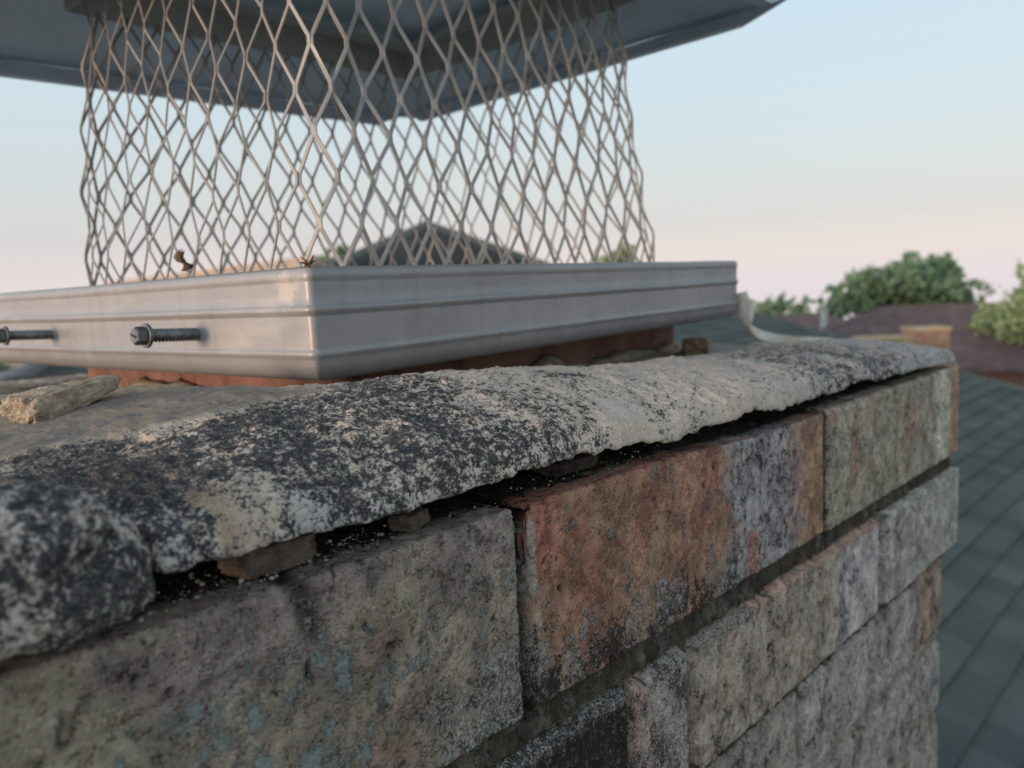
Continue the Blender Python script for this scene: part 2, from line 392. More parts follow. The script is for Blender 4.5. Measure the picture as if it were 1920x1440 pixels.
# a long spalled ledge under the top arris of the left brick
spall = sstep(-.060, -.075, Sg) * sstep(-.0145, -.0125, zl + n1 * .002 - (Sg + .09) * .05) * fr
hb = proud + (rb[bid % 2000, 0] - .5) * .0014 + tex * edge_r - pit - crack - chip + (spall - .5) * .0008 * (Sg < -.05) * fr
h = np.where(dist > -.0004, hb * inside + (1 - inside) * (-jd + proud * .7) - (1 - edge_r) * .0009, -jd + proud * .7 + n1 * .0022 + n2 * .0022 + n3 * .0010)
hs = np.where(phi > .5, h - tex * .3, h)
rmp = lambda q: np.clip((q + .016) / .0125, 0, 1)     # mitred offset so recesses turn the corners squarely
ox = (rmp(PP[:, 0] - TX1) - rmp(TX0 - PP[:, 0]))[None] * np.cos(phi); oy = (rmp(PP[:, 1] - PY1) - rmp(-PP[:, 1]))[None] * np.cos(phi)
X = X + ox * hs; Y = Y + oy * hs; Z = zz + NZ * np.minimum(hs, .001) - .0030 * sstep(.05, .14, Sg) * fr * sstep(-.03, -.004, zz)
wallP = np.stack([X, Y, Z], -1)
me = gridmesh('brick_wall', wallP, wrap_u=True)
# ---- colour of each brick (colour, growth and painted pit shade, by place on the wall)
def c3(rgb): return np.array(rgb, float)[None, None, :]
pal = [(98, 88, 80), (112, 84, 70), (122, 112, 98), (128, 126, 122), (105, 96, 82), (118, 90, 74), (134, 131, 126), (100, 92, 86)]
palL = np.array([lin(p) for p in pal]) * 1.9
T = palL[(rb[bid % 2000, 1] * 8).astype(int)]
dens = np.zeros(X.shape + (3,)); dens[..., 0] = .25 + .25 * n1; dens[..., 1] = .44 + .6 * fbm(X, Y, zl * .4, 30, 3); dens[..., 2] = .0
def blend(T, mask, rgb, k=1.9): return T * (1 - mask[..., None]) + lin(rgb)[None, None] * k * 1.6 * mask[..., None]
c1 = fr & (zl > -.0600)
sv = fbm(X * 1.0, Y, zl * .4, 75, 4); sw = fbm(X + 31, Y, zl * .8, 45, 4)
# left brick
mL = (c1 & (ws < -.0008)).astype(float)
T = blend(T, mL, (106, 98, 87))
T = blend(T, mL * sstep(-.1, .3, sw + .4 * (zl + .012) / .02) * sstep(-.03, -.012, zl), (102, 94, 88))
T = blend(T, mL * sstep(.0, .4, -sw + (-.06 - Sg) * 6), (106, 100, 88))
T = blend(T, mL * sstep(.1, .35, fbm(X + 1, Y, zl, 55, 3)) * (Sg > -.07), (106, 92, 82), 1.6)
T = blend(T, mL * sstep(.34, .5, fbm(X + 11, Y, zl, 160, 2)) * (Sg > -.05), (82, 76, 74), 1.5)
dn = dens
m = mL > 0
pl = np.clip(sstep(-.026, -.004, Sg) * sstep(-.022, -.05, zl) * 1.2 + sstep(-.05, -.02, Sg) * sstep(-.03, -.055, zl) * .6, 0, 1.1)
dn[..., 1] = np.where(m, .24 + .45 * sw + .3 * fbm(X + 2, Y, zl, 130, 3) + pl * .95, dn[..., 1])
tz = sstep(.0, .35, fbm(X + 4, Y, zl, 40, 3)) * sstep(-.012, -.02, zl)
dn[..., 2] = np.where(m, .62 * np.clip(sstep(-.095, -.082, Sg) * sstep(-.040, -.052, Sg) + .35, 0, 1) * sstep(-.010, -.018, zl) + .35 * tz, dn[..., 2])
dn[..., 0] = np.where(m, .18 + .35 * sstep(-.045, -.058, zl) * sstep(-.05, -.02, Sg) + .3 * n1, dn[..., 0])
# middle brick
mM = (c1 & (ws >= -.0008) & (ws < .1888)).astype(float)
T = blend(T, mM, (116, 88, 70))
T = blend(T, mM * sstep(-.05, .3, sw), (108, 88, 70))
T = blend(T, mM * sstep(.02, .008, Sg) * sstep(-.03, -.012, zl), (120, 78, 66))
T = blend(T, mM * sstep(.05, .3, fbm(X + 8, Y, zl * .5, 60, 3)) * (Sg < .11), (110, 77, 65))
T = blend(T, mM * sstep(.100, .112, Sg + sw * .016 + wn2 * .006), (118, 116, 116), 1.9)
T = blend(T, mM * sstep(.130, .138, Sg + sw * .003) * sstep(-.035, -.028, zl + .01 * sw) * sstep(.145, .14, Sg) * 0, (130, 80, 60))
T = blend(T, mM * .8 * sstep(.114, .120, Sg + sw * .008) * sstep(.131, .124, Sg + wn2 * .003) * sstep(-.036, -.041, zl + sw * .008), (124, 78, 64), 1.7)
T = blend(T, mM * sstep(.158, .167, Sg + sw * .008 + wn2 * .003), (122, 98, 80), 1.7)
T = blend(T, mM * sstep(.147, .155, Sg + sw * .008) * sstep(.167, .160, Sg + sw * .006), (118, 104, 98), 1.7)
T = blend(T, mM * sstep(.0050, .0035, Sg + sw * .003) * sstep(-.003, -.006, zl) * sstep(-.25, .1, sw) * .8, (134, 132, 122), 1.6)
m = mM > 0
streak = sstep(.26, .40, sv + .25 * sstep(-.01, -.04, zl))
dn[..., 1] = np.where(m, .06 + .55 * streak * (Sg < .105) + .3 * fbm(X, Y + 5, zl * .7, 200, 3) + .40 * sstep(-.036, -.050, zl + .008 * sw) * (Sg < .11) + .40 * sstep(.1, .11, Sg) * sstep(.165, .155, Sg), dn[..., 1])
dn[..., 0] = np.where(m, .05 + .55 * sstep(-.040, -.052, zl + .008 * sw) * (Sg < .11) + .35 * sstep(.1, .11, Sg) * sstep(.162, .158, Sg) + .3 * sstep(.02, .0, Sg) * sstep(-.02, -.03, zl), dn[..., 0])
dn[..., 2] = np.where(m, .22 * (Sg < .1), dn[..., 2])
# right brick of the top course
mR = (c1 & (ws >= .1888)).astype(float)
T = blend(T, mR, (116, 110, 96))
T = blend(T, mR * sstep(.0, .35, sv), (132, 130, 116))
T = blend(T, mR * sstep(.1, .35, fbm(X + 14, Y, zl * .3, 60, 3)), (120, 100, 86))
T = blend(T, mR * sstep(.335, .345, Sg), (142, 138, 126))
T = blend(T, mR * sstep(.366, .374, Sg), (132, 104, 84))
dn[..., 1] = np.where(mR > 0, .30 + .5 * sstep(.0, .4, sv), dn[..., 1])
# second course
c2 = fr & (zl <= -.0600) & (zl > -.1190)
T = blend(T, (c2 & (ws < .041)).astype(float), (70, 68, 58), 1.4)
dn[..., 0] = np.where(c2 & (ws < .041), .85, dn[..., 0]); dn[..., 1] = np.where(c2 & (ws < .041), .35 + .5 * sstep(-.072, -.067, zl), dn[..., 1])
mm = (c2 & (ws >= .041) & (ws < .0758)).astype(float)
T = blend(T, mm, (126, 122, 116)); T = blend(T, mm * .8 * sstep(.055, .043, Sg + sw * .012), (122, 98, 88))
dn[..., 0] = np.where(mm > 0, .45, dn[..., 0]); dn[..., 1] = np.where(mm > 0, .62, dn[..., 1])
mm = (c2 & (ws >= .0758) & (ws < .2575)).astype(float)
T = blend(T, mm, (118, 110, 100)); T = blend(T, mm * sstep(.0, .35, sw), (120, 106, 94)); T = blend(T, mm * sstep(.19, .21, Sg), (134, 130, 128))
T = blend(T, mm * sstep(-.0700, -.0680, zl) * (Sg > .118), (130, 108, 94))
dn[..., 1] = np.where(mm > 0, .28 + .35 * sstep(.1, .4, sv) + .7 * sstep(-.072, -.0685, zl) * (Sg < .118), dn[..., 1])
mm = (c2 & (ws >= .2575)).astype(float)
T = blend(T, mm, (132, 131, 124)); dn[..., 1] = np.where(mm > 0, .55, dn[..., 1])
c3m = fr & (zl <= -.119)
T = blend(T, c3m.astype(float) * .6, (130, 128, 122)); T = blend(T, (c3m & (Sg > .334)).astype(float) * .8 * (zl > -.17), (126, 106, 88))
dn[..., 1] = np.where(c3m, .42 + .4 * sv, dn[..., 1]); dn[..., 0] = np.where(c3m, .32, dn[..., 0])
dk = np.clip(pit / .0011 + crack / .0009 + chip / .0011, 0, 1) * .8  # occlusion shade and dirt of pits, cracks and chips, painted into the tint
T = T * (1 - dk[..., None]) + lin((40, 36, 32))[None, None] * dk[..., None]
# joints: mossy old mortar; arris dust
mo = 1 - sstep(-.0008, .0004, dist)
T = blend(T, mo, (62, 57, 48), 1.2); T = blend(T, mo * .6 * sstep(.0, .35, n2 + .3 * n1), (96, 90, 80), 1.3)
T = blend(T, mo * fr * (zl < -.170), (110, 106, 98), 1.6)
dn[..., 1] *= (1 - .75 * mo); dn[..., 0] = dn[..., 0] * (1 - mo) + mo * .38 * (.6 + n1)
dn[..., 2] *= (1 - mo)
T = blend(T, (1 - sstep(.0004, .0010, dist)) * (np.abs(Sg + .0012) < .004) * (zl > -.058), (24, 22, 20), 1.0)
tf = (phi > 1.2).astype(float)  # brick tops: darker inward, paler and redder along the arris
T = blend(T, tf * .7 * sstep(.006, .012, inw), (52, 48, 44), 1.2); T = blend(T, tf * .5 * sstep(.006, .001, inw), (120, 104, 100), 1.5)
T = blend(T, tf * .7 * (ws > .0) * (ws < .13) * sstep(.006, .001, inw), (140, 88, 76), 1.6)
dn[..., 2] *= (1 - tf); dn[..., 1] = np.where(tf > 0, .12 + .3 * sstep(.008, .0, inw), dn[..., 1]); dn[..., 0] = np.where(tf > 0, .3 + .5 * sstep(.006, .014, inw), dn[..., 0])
lum_ = T @ np.array([.3, .55, .15]); T = T * .90 + lum_[..., None] * .10 * np.array([1.02, 1.0, .97])
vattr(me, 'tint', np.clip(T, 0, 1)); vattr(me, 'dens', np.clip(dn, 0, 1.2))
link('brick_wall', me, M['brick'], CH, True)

# --- mortar crown: conforming grid with a lip and an underside
tl_ = [-.23, -.115, -.1045, -.0935, -.0918, -.0775, -.0609, -.0484, -.0262, .0009, .0155, .040, .0616, .0908, .1297, .1891, .2240, .2689, .3202, .40]
zl_ = [.0100, .0102, .0104, .0104, .0104, .0096, .0094, .0082, .0088, .0100, .0096, .0088, .0072, .0076, .0066, .0058, .0066, .0050, .0030, .0006]
tc_ = [-.23, -.2, -.14, -.1, -.055, -.01, .02, .058, .10, .1425, .21, .275, .33, .36, .389]
zc_ = [.008, .010, .023, .0248, .0288, .0305, .0296, .0272, .0236, .0212, .0195, .0184, .0168, .0150, .0128]
ta = np.array(steps(TX0 - .002, -.13, .003, .0012) + steps(-.13, .385, .0008, .0011) + [.3855, .3865, .3875, .3885])
pa = np.array([0, .0004, .0008, .0013, .0018] + steps(.0024, .05, .0007, .0012) + steps(.05, .16, .0013, .003) + steps(.16, PY1 - .004, .004, .006) + [PY1 - .002, PY1])
Tg, Pg = np.meshgrid(ta, pa)
edge_n = fbm(Tg, Tg * 0, Pg * 0 + 1, 45, 4) * .0032 + np.abs(fbm(Tg, Tg * 0, Pg * 0 + 2, 150, 4)) * .0022 + np.floor(pnoise(Tg * 70, Tg * 0 + 8, Tg * 0) * 3) * .0005
lump = sstep(-.0912, -.0928, Tg)
pe = -.0020 + edge_n + .006 * lump
fall = np.exp(-Pg / .02)
Pp = Pg + pe * np.clip(1 - Pg / .06, 0, 1)
zlow = np.interp(Tg, tl_, zl_) + (np.floor(pnoise(Tg * 38, Tg * 0 + 4, Tg * 0) * 3.2) * .0007 * sstep(.03, .06, Tg)) * sstep(.34, .30, Tg) + fbm(Tg, Tg * 0, Tg * 0 + 5, 120, 4) * .0014 * sstep(.5, 0, np.abs(Tg) - .2)
zc = np.interp(Tg, tc_, zc_)
zc = zc + fbm(Tg, Pg, Tg * 0, 14, 2) * .0015
pc = .056 + .006 * pnoise(Tg * 12, Tg * 0 + 3, Tg * 0)
e = np.clip(Pg / pc, 0, 1)
zf = .0095 + .002 * pnoise(Tg * 20, Pg * 20, Tg * 0 + 9)
lip = .0050 + .0016 * pnoise(Tg * 55, Tg * 0 + 6, Tg * 0) + .002 * sstep(.06, .14, Tg) - .001 * sstep(.3, .36, Tg)
front_z = zlow + lip * (1 - np.exp(-(Pg / .0012) ** 1.3)) + (zc - zlow - lip) * (1 - (1 - e) ** 2.3)
lft = sstep(-.015, -.05, Tg)
back = zc + (np.minimum(zf, zc) - zc) * sstep(.0 + .075 * lft, .055 + .10 * lft, Pg - pc)
zt = np.where(Pg < pc, front_z, back)
zt = zt * sstep(PY1 + .01, PY1 - .12, Pg) + .002 * sstep(PY1 - .12, PY1, Pg)
zt = zt - (lump > 0) * 0
# crease and roll of the overlapping lump at the left end
pl_ = .020 * np.sqrt(np.clip((-.0925 - Tg) / .018, 0, 2.4)) + .004 * pnoise(Tg * 60, Tg * 0, Tg * 0 + 2)
u_ = Pg - pl_
la = sstep(-.0925, -.110, Tg)
zt = zt - .0012 * lump * sstep(.03, .01, Pg)
# rounded-off right end
en = np.clip((TX1 + .0008 - Tg) / .016, 0, 1)
zt = np.minimum(zt, .0018 + (zt) * np.sqrt(np.clip(1 - (1 - en) ** 2, 0, 1)) + .0004)
# smooth trowelled tongue behind the crest on the left, with a raised crinkled edge
tg = sstep(.043, .050, Pg + .006 * pnoise(Tg * 40, Pg * 0, Tg * 0) + (Tg + .06) * -.25 * (Tg > -.06) * 0) * sstep(-.010, -.035, Tg)
zt = zt + .0006 * tg * (1 - sstep(.12, .15, Pg)) + .0006 * np.abs(pnoise(Tg * 60, Pg * 190, Tg * 0)) * tg
rough = fbm(Tg, Pg, Tg * 0 + 3, 55, 4) * .0017 + fbm(Tg, Pg, Tg * 0, 210, 3) * .00095 + fbm(Tg + 5, Pg, Tg * 0, 700, 2) * .0008
zt = zt + rough * (1 - .4 * tg) * sstep(0, .002, Pg) * sstep(TX1 + .002, TX1 - .02, Tg)
mid_n = fbm(Tg, Pg, Tg * 0, 33, 3)
Tx = Tg - .013 * sstep(.335, .389, Tg)
Tx[:] = Tx + .0016 * fbm(Pg, Pg * 0, Tg * 0 + 8, 60, 3) * sstep(.37, .389, Tg)
top = np.stack([Tx, Pp, np.maximum(zt, .0006)], -1)
# underside rows (front only, going back in from the lip)
und = []
for d_, up in ((.0006, -.0004), (.002, -.0002), (.006, .0006), (.014, .0012), (.03, .001), (.05, -.002)):
    r_ = np.stack([Tx[0], Pp[0] + d_, np.maximum(zlow[0] + up + pnoise(ta * 130, ta * 0 + d_ * 90, ta * 0) * .0007, .0006)], -1); und.append(r_)
full = np.concatenate([np.array(und[::-1]), top], 0)
cm = gridmesh('crown', full)
nu = len(und)
def padrows(a): return np.concatenate([np.repeat(a[:1], nu, 0), a], 0)
tint = np.tile(lin((206, 194, 181))[None, None] * 1.05, Tg.shape + (1,))
tint = tint * (1 - .0 * Tg[..., None])
def bl(mask, rgb, k=1.0):
    global tint
    tint = tint * (1 - mask[..., None]) + lin(rgb)[None, None] * k * mask[..., None]
bl(sstep(.11, .2, Tg + .02 * mid_n), (184, 180, 176)); bl(sstep(.24, .30, Tg), (178, 177, 175))
bl(sstep(-.02, -.08, Tg) * sstep(.03, .0, Pg) * .6, (190, 180, 168))
bl(tg, (124, 118, 112)); bl(tg * sstep(.0, .3, fbm(Tg + 6, Pg, Tg * 0, 50, 4)) * .7, (150, 136, 116)); bl(sstep(.095, .13, Pg) * sstep(-.0, -.03, Tg), (150, 138, 118)); bl(sstep(-.02, .02, Tg) * sstep(.07, .1, Pg) * .5, (150, 142, 130))
och = sstep(.05, .25, fbm(Tg + 3, Pg, Tg * 0, 60, 3)) * sstep(-.070, -.084, Tg) * sstep(-.096, -.09, Tg) * sstep(.03, .01, Pg)
bl(och * .9, (160, 134, 108)); bl(lump * sstep(.03, .018, Pg) * .7, (84, 70, 56))  # ochre patch, then shadow at the lump painted brown
bl(sstep(-.07, -.09, Tg) * sstep(.012, .03, Pg) * .45 * (1 - tg), (96, 84, 66))
brz = sstep(.022, .004, u_) * sstep(-.001, .001, u_) * (Tg < -.0925) + sstep(-.070, -.088, Tg) * (Tg >= -.0925) * sstep(.004, .012, Pg) * sstep(.040, .026, Pg)  # mask for the brown shadow zone around the lump, painted into the tint
blk = .42 * sstep(.060, -.030, Tg + .02 * mid_n) + .28
blk = blk * (1 - .35 * sstep(-.0, .05, Tg) * sstep(.030, .05, Pg)) - .28 * sstep(.02, .3, mid_n) - .22 * fbm(Tg + 2, Pg, Tg * 0, 130, 3)
blk = blk - .12 * sstep(.07, .12, Tg) * sstep(.2, .14, Tg) + .30 * sstep(.13, .22, Tg) - .30 * sstep(.25, .31, Tg)
blk = blk + .55 * np.exp(-(((Tg - .062) / .012) ** 2 + ((Pg - .036) / .007) ** 2))
blk = blk + .12 * sstep(-.01, -.05, Tg) * sstep(.0, .25, -mid_n) - .10 * brz
blk = blk - .5 * och; blk = blk * (1 - .92 * tg) * (1 - .6 * sstep(.1, .14, Pg))
bl(brz * .8, (112, 92, 70), .8)
wht = .12 + .16 * sstep(.006, .0015, Pg + .003 * mid_n) * sstep(-.078, -.068, Tg) * sstep(-.030, -.045, Tg) + .22 * sstep(.0020, .0005, Pg + .002 * mid_n) * (1 - lump) + .2 * sstep(.05, .3, fbm(Tg + 7, Pg, Tg * 0, 70, 3))
dd = np.stack([blk, wht * (1 - tg), tg], -1)
vattr(cm, 'tint', padrows(tint)); vattr(cm, 'dens', np.clip(padrows(dd), 0, 1.3))
link('crown', cm, M['crown'], CH, True)

# --- the separate broken lump sitting proud of the crown at its near left end
ft = np.array([-.0905 - .0002 * k - .00002 * k * k for k in range(78)]); th_f = np.linspace(0, 2 * np.pi, 241)[:-1]
FT, TH = np.meshgrid(ft, th_f, indexing='ij')
k_ = np.clip((-.0905 - FT) / .019, 0, 1); gk = np.sqrt(np.clip(1 - (1 - k_) ** 2, 0, 1))
cq, sq = np.cos(TH), np.sin(TH); cq = np.sign(cq) * np.abs(cq) ** .6; sq = np.sign(sq) * np.abs(sq) ** .6
hh_ = .0118 * gk * (1 - .10 * pnoise(FT * 90, FT * 0, FT * 0)); FP = .0065 - .002 * k_ + (.0150 * gk) * cq; FZ = .0040 + hh_ + hh_ * sq
FP = FP + (cq * (fbm(FT, TH * .003, FZ, 90, 4) * .0030 + fbm(FT, FP, FZ, 420, 3) * .0011)); FZ = FZ + sq * (fbm(FT + 2, FP, TH * .003, 90, 4) * .0030 + fbm(FT + 4, FP, FZ, 420, 3) * .0011)
FZ = np.maximum(FZ, .0012)
fm = gridmesh('crown_fragment', np.stack([FT + .0012 * fbm(FP, FZ, FT, 160, 3), FP, FZ], -1), wrap_u=True)
ftint = np.tile(lin((196, 190, 182))[None, None], FT.shape + (1,)); fn_ = fbm(FT, FP, FZ, 60, 3)
fd = np.stack([.66 + .5 * fn_, .30 + .4 * fbm(FT + 3, FP, FZ, 110, 3), FT * 0], -1)
vattr(fm, 'tint', ftint); vattr(fm, 'dens', np.clip(fd, 0, 1.2))
link('crown_fragment', fm, M['crown'], CH, True)

# --- dark bed mortar under the crown (recessed), terracotta flue, smoke bore
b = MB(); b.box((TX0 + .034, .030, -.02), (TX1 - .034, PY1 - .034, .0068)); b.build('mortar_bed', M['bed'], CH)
CAPR = 51.669 - 45.475
# cap frame origin inside chimney frame
capN = Vector((-.0059, .0862, .0646))
Mc = Matrix.Translation(capN) @ Matrix.Rotation(R(CAPR), 4, 'Z')
def rrect(x0, y0, x1, y1, r, n=6):
    o = []
    for cx, cy, a0 in ((x1 - r, y0 + r, -90), (x1 - r, y1 - r, 0), (x0 + r, y1 - r, 90), (x0 + r, y0 + r, 180)):
        for k in range(n + 1):
            t = R(a0 + 90 * k / n); o.append((cx + r * math.cos(t), cy + r * math.sin(t)))
    return o
fo = rrect(.040, .040, .3465, .271, .012); fi = rrect(.058, .058, .3285, .253, .01)
b = MB(); n = len(fo)
vs = [Mc @ Vector((*p, z)) for (L_, z) in ((fo, -.30), (fo, -.016), (fi, -.016), (fi, -.30)) for p in L_]
b.add(vs, [(r_ * n + k, r_ * n + (k + 1) % n, (r_ + 1) * n + (k + 1) % n, (r_ + 1) * n + k) for r_ in range(3) for k in range(n)])
b.build('flue_liner', M['flue'], CH)
# mortar haunch squeezed against the flue foot
b = MB(); rnd = random.Random(5)
hp = rrect(.034, .034, .352, .277, .014, 5)
ring = []
for i in range(len(hp)):
    p, q = Vector(hp[i]), Vector(hp[(i + 1) % len(hp)]); k = max(1, int((q - p).length / .006))
    for j in range(k): ring.append(p.lerp(q, j / k))
nn_ = len(ring); cx, cy = .193, .155; prof = [(.012, -.068), (.005, -.0600), (.000, -.0545), (-.008, -.0525), (-.012, -.068)]
vs = []
for off, z in prof:
    for p in ring:
        d = Vector((p.x - cx, p.y - cy)).normalized(); nz = mn.noise(Vector((p.x * 60, p.y * 60, off * 80)))
        nz2 = mn.noise(Vector((p.x * 25, p.y * 25, 4)))
        q = p + d * (off + nz * .004); vs.append(Mc @ Vector((q.x, q.y, z + nz * .004 + nz2 * .014 + .002)))
b.add(vs, [(r_ * nn_ + k, r_ * nn_ + (k + 1) % nn_, (r_ + 1) * nn_ + (k + 1) % nn_, (r_ + 1) * nn_ + k) for r_ in range(len(prof) - 1) for k in range(nn_)])
b.build('flue_haunch', M['tan'], CH, True)

# ================================================================== CHIMNEY CAP
CAP = empty('chimney_cowl', (-.0632, .2474, ZC + .0104), (0, 0, R(51.669)))
CAP.rotation_mode = 'XYZ'; CAP.rotation_euler = (0, -math.atan(.0085), R(51.669))
tag(CAP, 'stainless steel chimney cap with diamond mesh sides on the flue', 'chimney cap')
BU, BV, BH = .352, .350, .0364
prof = [(-.022, -.0016), (-.004, -.0009), (-.0010, .0), (.0002, -.0007), (.0005, -.0022), (.0003, -.0034), (0, -.0040), (0, -.0046), (-.0001, -.0080), (0, -.0119), (0.0002, -.0122), (.0009, -.0128), (.0011, -.0133), (.0009, -.0138), (.0002, -.0148), (0, -.0152), (0, -.0157),
        (-.0001, -.0200), (0, -.0262), (.0001, -.0266), (.0008, -.0272), (.0010, -.0277), (.0008, -.0283), (.0002, -.0291), (0, -.0296), (-.0002, -.0312), (-.0009, -.0332), (-.0022, -.0350), (-.0042, -.0364), (-.0056, -.0366), (-.0060, -.0360), (-.0030, -.0345)]
def bandloop(off, z, n_side=46):
    r = .0018; pts = []
    base = rrect(0, 0, BU, BV, r, 5)
    out = []
    cs = [(BU - r, r), (BU - r, BV - r), (r, BV - r), (r, r)]
    k = 0
    for ci, (cx_, cy_) in enumerate(cs):
        for j in range(6):
            t = R(-90 + 90 * ci + 90 * j / 5); rr = r + off
            if rr > .0005: out.append((cx_ + rr * math.cos(t), cy_ + rr * math.sin(t)))
            else: out.append((cx_ + (math.cos(t) > .5 or (ci in (0, 1))) * 0 + (r + off) * (1 if ci in (0, 1) else -1) * 1.0, cy_ + (r + off) * (1 if ci in (1, 2) else -1) * 1.0))
    # subdivide straight runs
    res = []
    for i in range(len(out)):
        p, q = Vector(out[i]), Vector(out[(i + 1) % len(out)])
        m_ = n_side if (i % 6) == 5 else 1
        for j in range(m_): res.append(p.lerp(q, j / m_))
    return [(p.x, p.y, z) for p in res]
rows = []
for off, z in prof:
    L_ = bandloop(off, z)
    L_ = [(x + .0006 * mn.noise(Vector((x * 14, y * 14, z * 30 + 2))), y + .0006 * mn.noise(Vector((x * 14, y * 14, z * 30 + 7))),
           z + .0005 * mn.noise(Vector((x * 10, y * 10, 1)))) for x, y, z in L_]
    rows.append(L_)
bm_ = gridmesh('base_band', np.array(rows), wrap_u=True)
bo = link('base_band', bm_, M['steel'], CAP, True)
md = bo.modifiers.new('sheet', 'SOLIDIFY'); md.thickness = .0006; md.offset = -1
b = MB(); b.box((.020, .020, -.013), (BU - .02, BV - .02, -.0115)); b.build('base_plate', M['frame'], CAP)

# --- expanded-metal screen
def loop_pt(x0, y0, x1, y1, r, f):
    """f in [0,4): side index + fraction; corners rounded by slerping between sides"""
    c = [(x0, y0), (x1, y0), (x1, y1), (x0, y1)]
    k = int(f) % 4; t = f - int(f)
    a, bq = Vector(c[k]), Vector(c[(k + 1) % 4]); L_ = (bq - a).length; d = (bq - a) / L_
    s_ = t * L_; cr = r * 1.2
    p = a + d * s_; nrm = Vector((d.y, -d.x))
    if s_ < cr or s_ > L_ - cr:
        if s_ < cr: corner = a; q0 = -1; dd = cr - s_
        else: corner = bq; q0 = 1; dd = cr - (L_ - s_)
        inner = corner + (-d * q0) * cr + (-nrm) * cr
        ang = dd / cr * (math.pi / 4)
        vec = nrm * math.cos(ang) + d * q0 * math.sin(ang)
        p = inner + vec * cr; nrm = vec
    return p, nrm
BB = (.020, .020, .290, .225); TB = (.048, .048, .300, .246); TC = (.046, .046, .290, .240)
wB = BB[2] - BB[0]; hB = BB[3] - BB[1]; per = 2 * (wB + hB)
NST = 96; H0 = -.006
def hoodz(u, v): return .173 - .038 * (v + .026) - .034 * (.39 - u)
def mesh_pt(s_, hfrac):
    s_ = s_ % per; acc = 0
    for k, L_ in enumerate((wB, hB, wB, hB)):
        if s_ <= acc + L_ or k == 3: f = k + min(.99999, (s_ - acc) / L_); break
        acc += L_
    p0, n0 = loop_pt(*BB, .017, f); p1, n1_ = loop_pt(*TC, .017, f)
    zt_ = hoodz(p1.x, p1.y) + .010
    t = hfrac
    p = p0.lerp(p1, t); nn__ = n0.lerp(n1_, t).normalized()
    return Vector((p.x, p.y, H0 + (zt_ - H0) * t)), Vector((nn__.x, nn__.y, 0))
b = MB(); LW = .0395; HT = .20; wst = per / NST
nper = HT / LW
for k in range(NST):
    pts = []
    nseg = int(nper * 2) + 3
    rj = random.Random(k)
    for j in range(-1, nseg):
        h0 = (j * .5) * LW
        side = 1 if ((j + k) % 2 == 0) else -1
        xx = (k + .5) * wst + side * (wst * .5 - .00055)
        for dh in (-.0021, .0021):
            hh = h0 + dh + (LW * .18)
            if hh < 0 or hh > HT: continue
            x2 = xx + .0010 * mn.noise(Vector((k * .23, hh * 22, 1)))
            p, nr_ = mesh_pt(x2, hh / HT)
            ripple = .0011 * math.sin(k * .55 + hh * 38) + .0016 * mn.noise(Vector((k * .12, hh * 20, 8)))
            p = p + nr_ * (ripple + (1 if j % 2 else -1) * .0011)
            pts.append((p, nr_))
    vs = []; 
    for i, (p, nr_) in enumerate(pts):
        d = (pts[min(i + 1, len(pts) - 1)][0] - pts[max(i - 1, 0)][0]).normalized()
        a = d.cross(nr_).normalized(); tw = .35
        a2 = (a * math.cos(tw) + nr_ * math.sin(tw)); n2_ = (nr_ * math.cos(tw) - a * math.sin(tw))
        wd, tk = .00080, .00038
        for (sa, sn) in ((-1, -1), (1, -1), (1, 1), (-1, 1)): vs.append(p + a2 * wd * sa + n2_ * tk * sn)
    m_ = len(pts)
    b.add(vs, [(i * 4 + q, i * 4 + (q + 1) % 4, (i + 1) * 4 + (q + 1) % 4, (i + 1) * 4 + q) for i in range(m_ - 1) for q in range(4)] + [(3, 2, 1, 0), tuple((m_ - 1) * 4 + q for q in range(4))])
b.build('mesh_screen', M['wire'], CAP, False, .00018)

# --- hood : shallow hipped sheet with hem flanges stopping short of the corners
u0, v0, u1, v1 = -.026, -.026, .390, .350
def hz(u, v, rise=.30):
    d = min(u - u0, u1 - u, v - v0, v1 - v); return hoodz(u, v) + min(d, .185) * rise
b = MB(); NU = 48
gv = []
def dist_pts(a, c, n_): return [a + (c - a) * i / n_ for i in range(n_ + 1)]
us = dist_pts(u0, u1, NU); vs_ = dist_pts(v0, v1, NU)
P = np.zeros((NU + 1, NU + 1, 3))
for i, v_ in enumerate(vs_):
    for j, u_q in enumerate(us):
        d = min(u_q - u0, u1 - u_q, v_ - v0, v1 - v_)
        z = hz(u_q, v_) + .0010 * mn.noise(Vector((u_q * 12, v_ * 12, 3)))
        if d > .085: z += .0016 * math.cos((u_q if min(v_ - v0, v1 - v_) < min(u_q - u0, u1 - u_q) else v_) * 2 * math.pi / .026)
        P[i, j] = (u_q, v_, z)
hm = gridmesh('hood', P)
ho = link('hood', hm, M['hood'], CAP, True)
md = ho.modifiers.new('sheet', 'SOLIDIFY'); md.thickness = .0009; md.offset = 1
g = .034
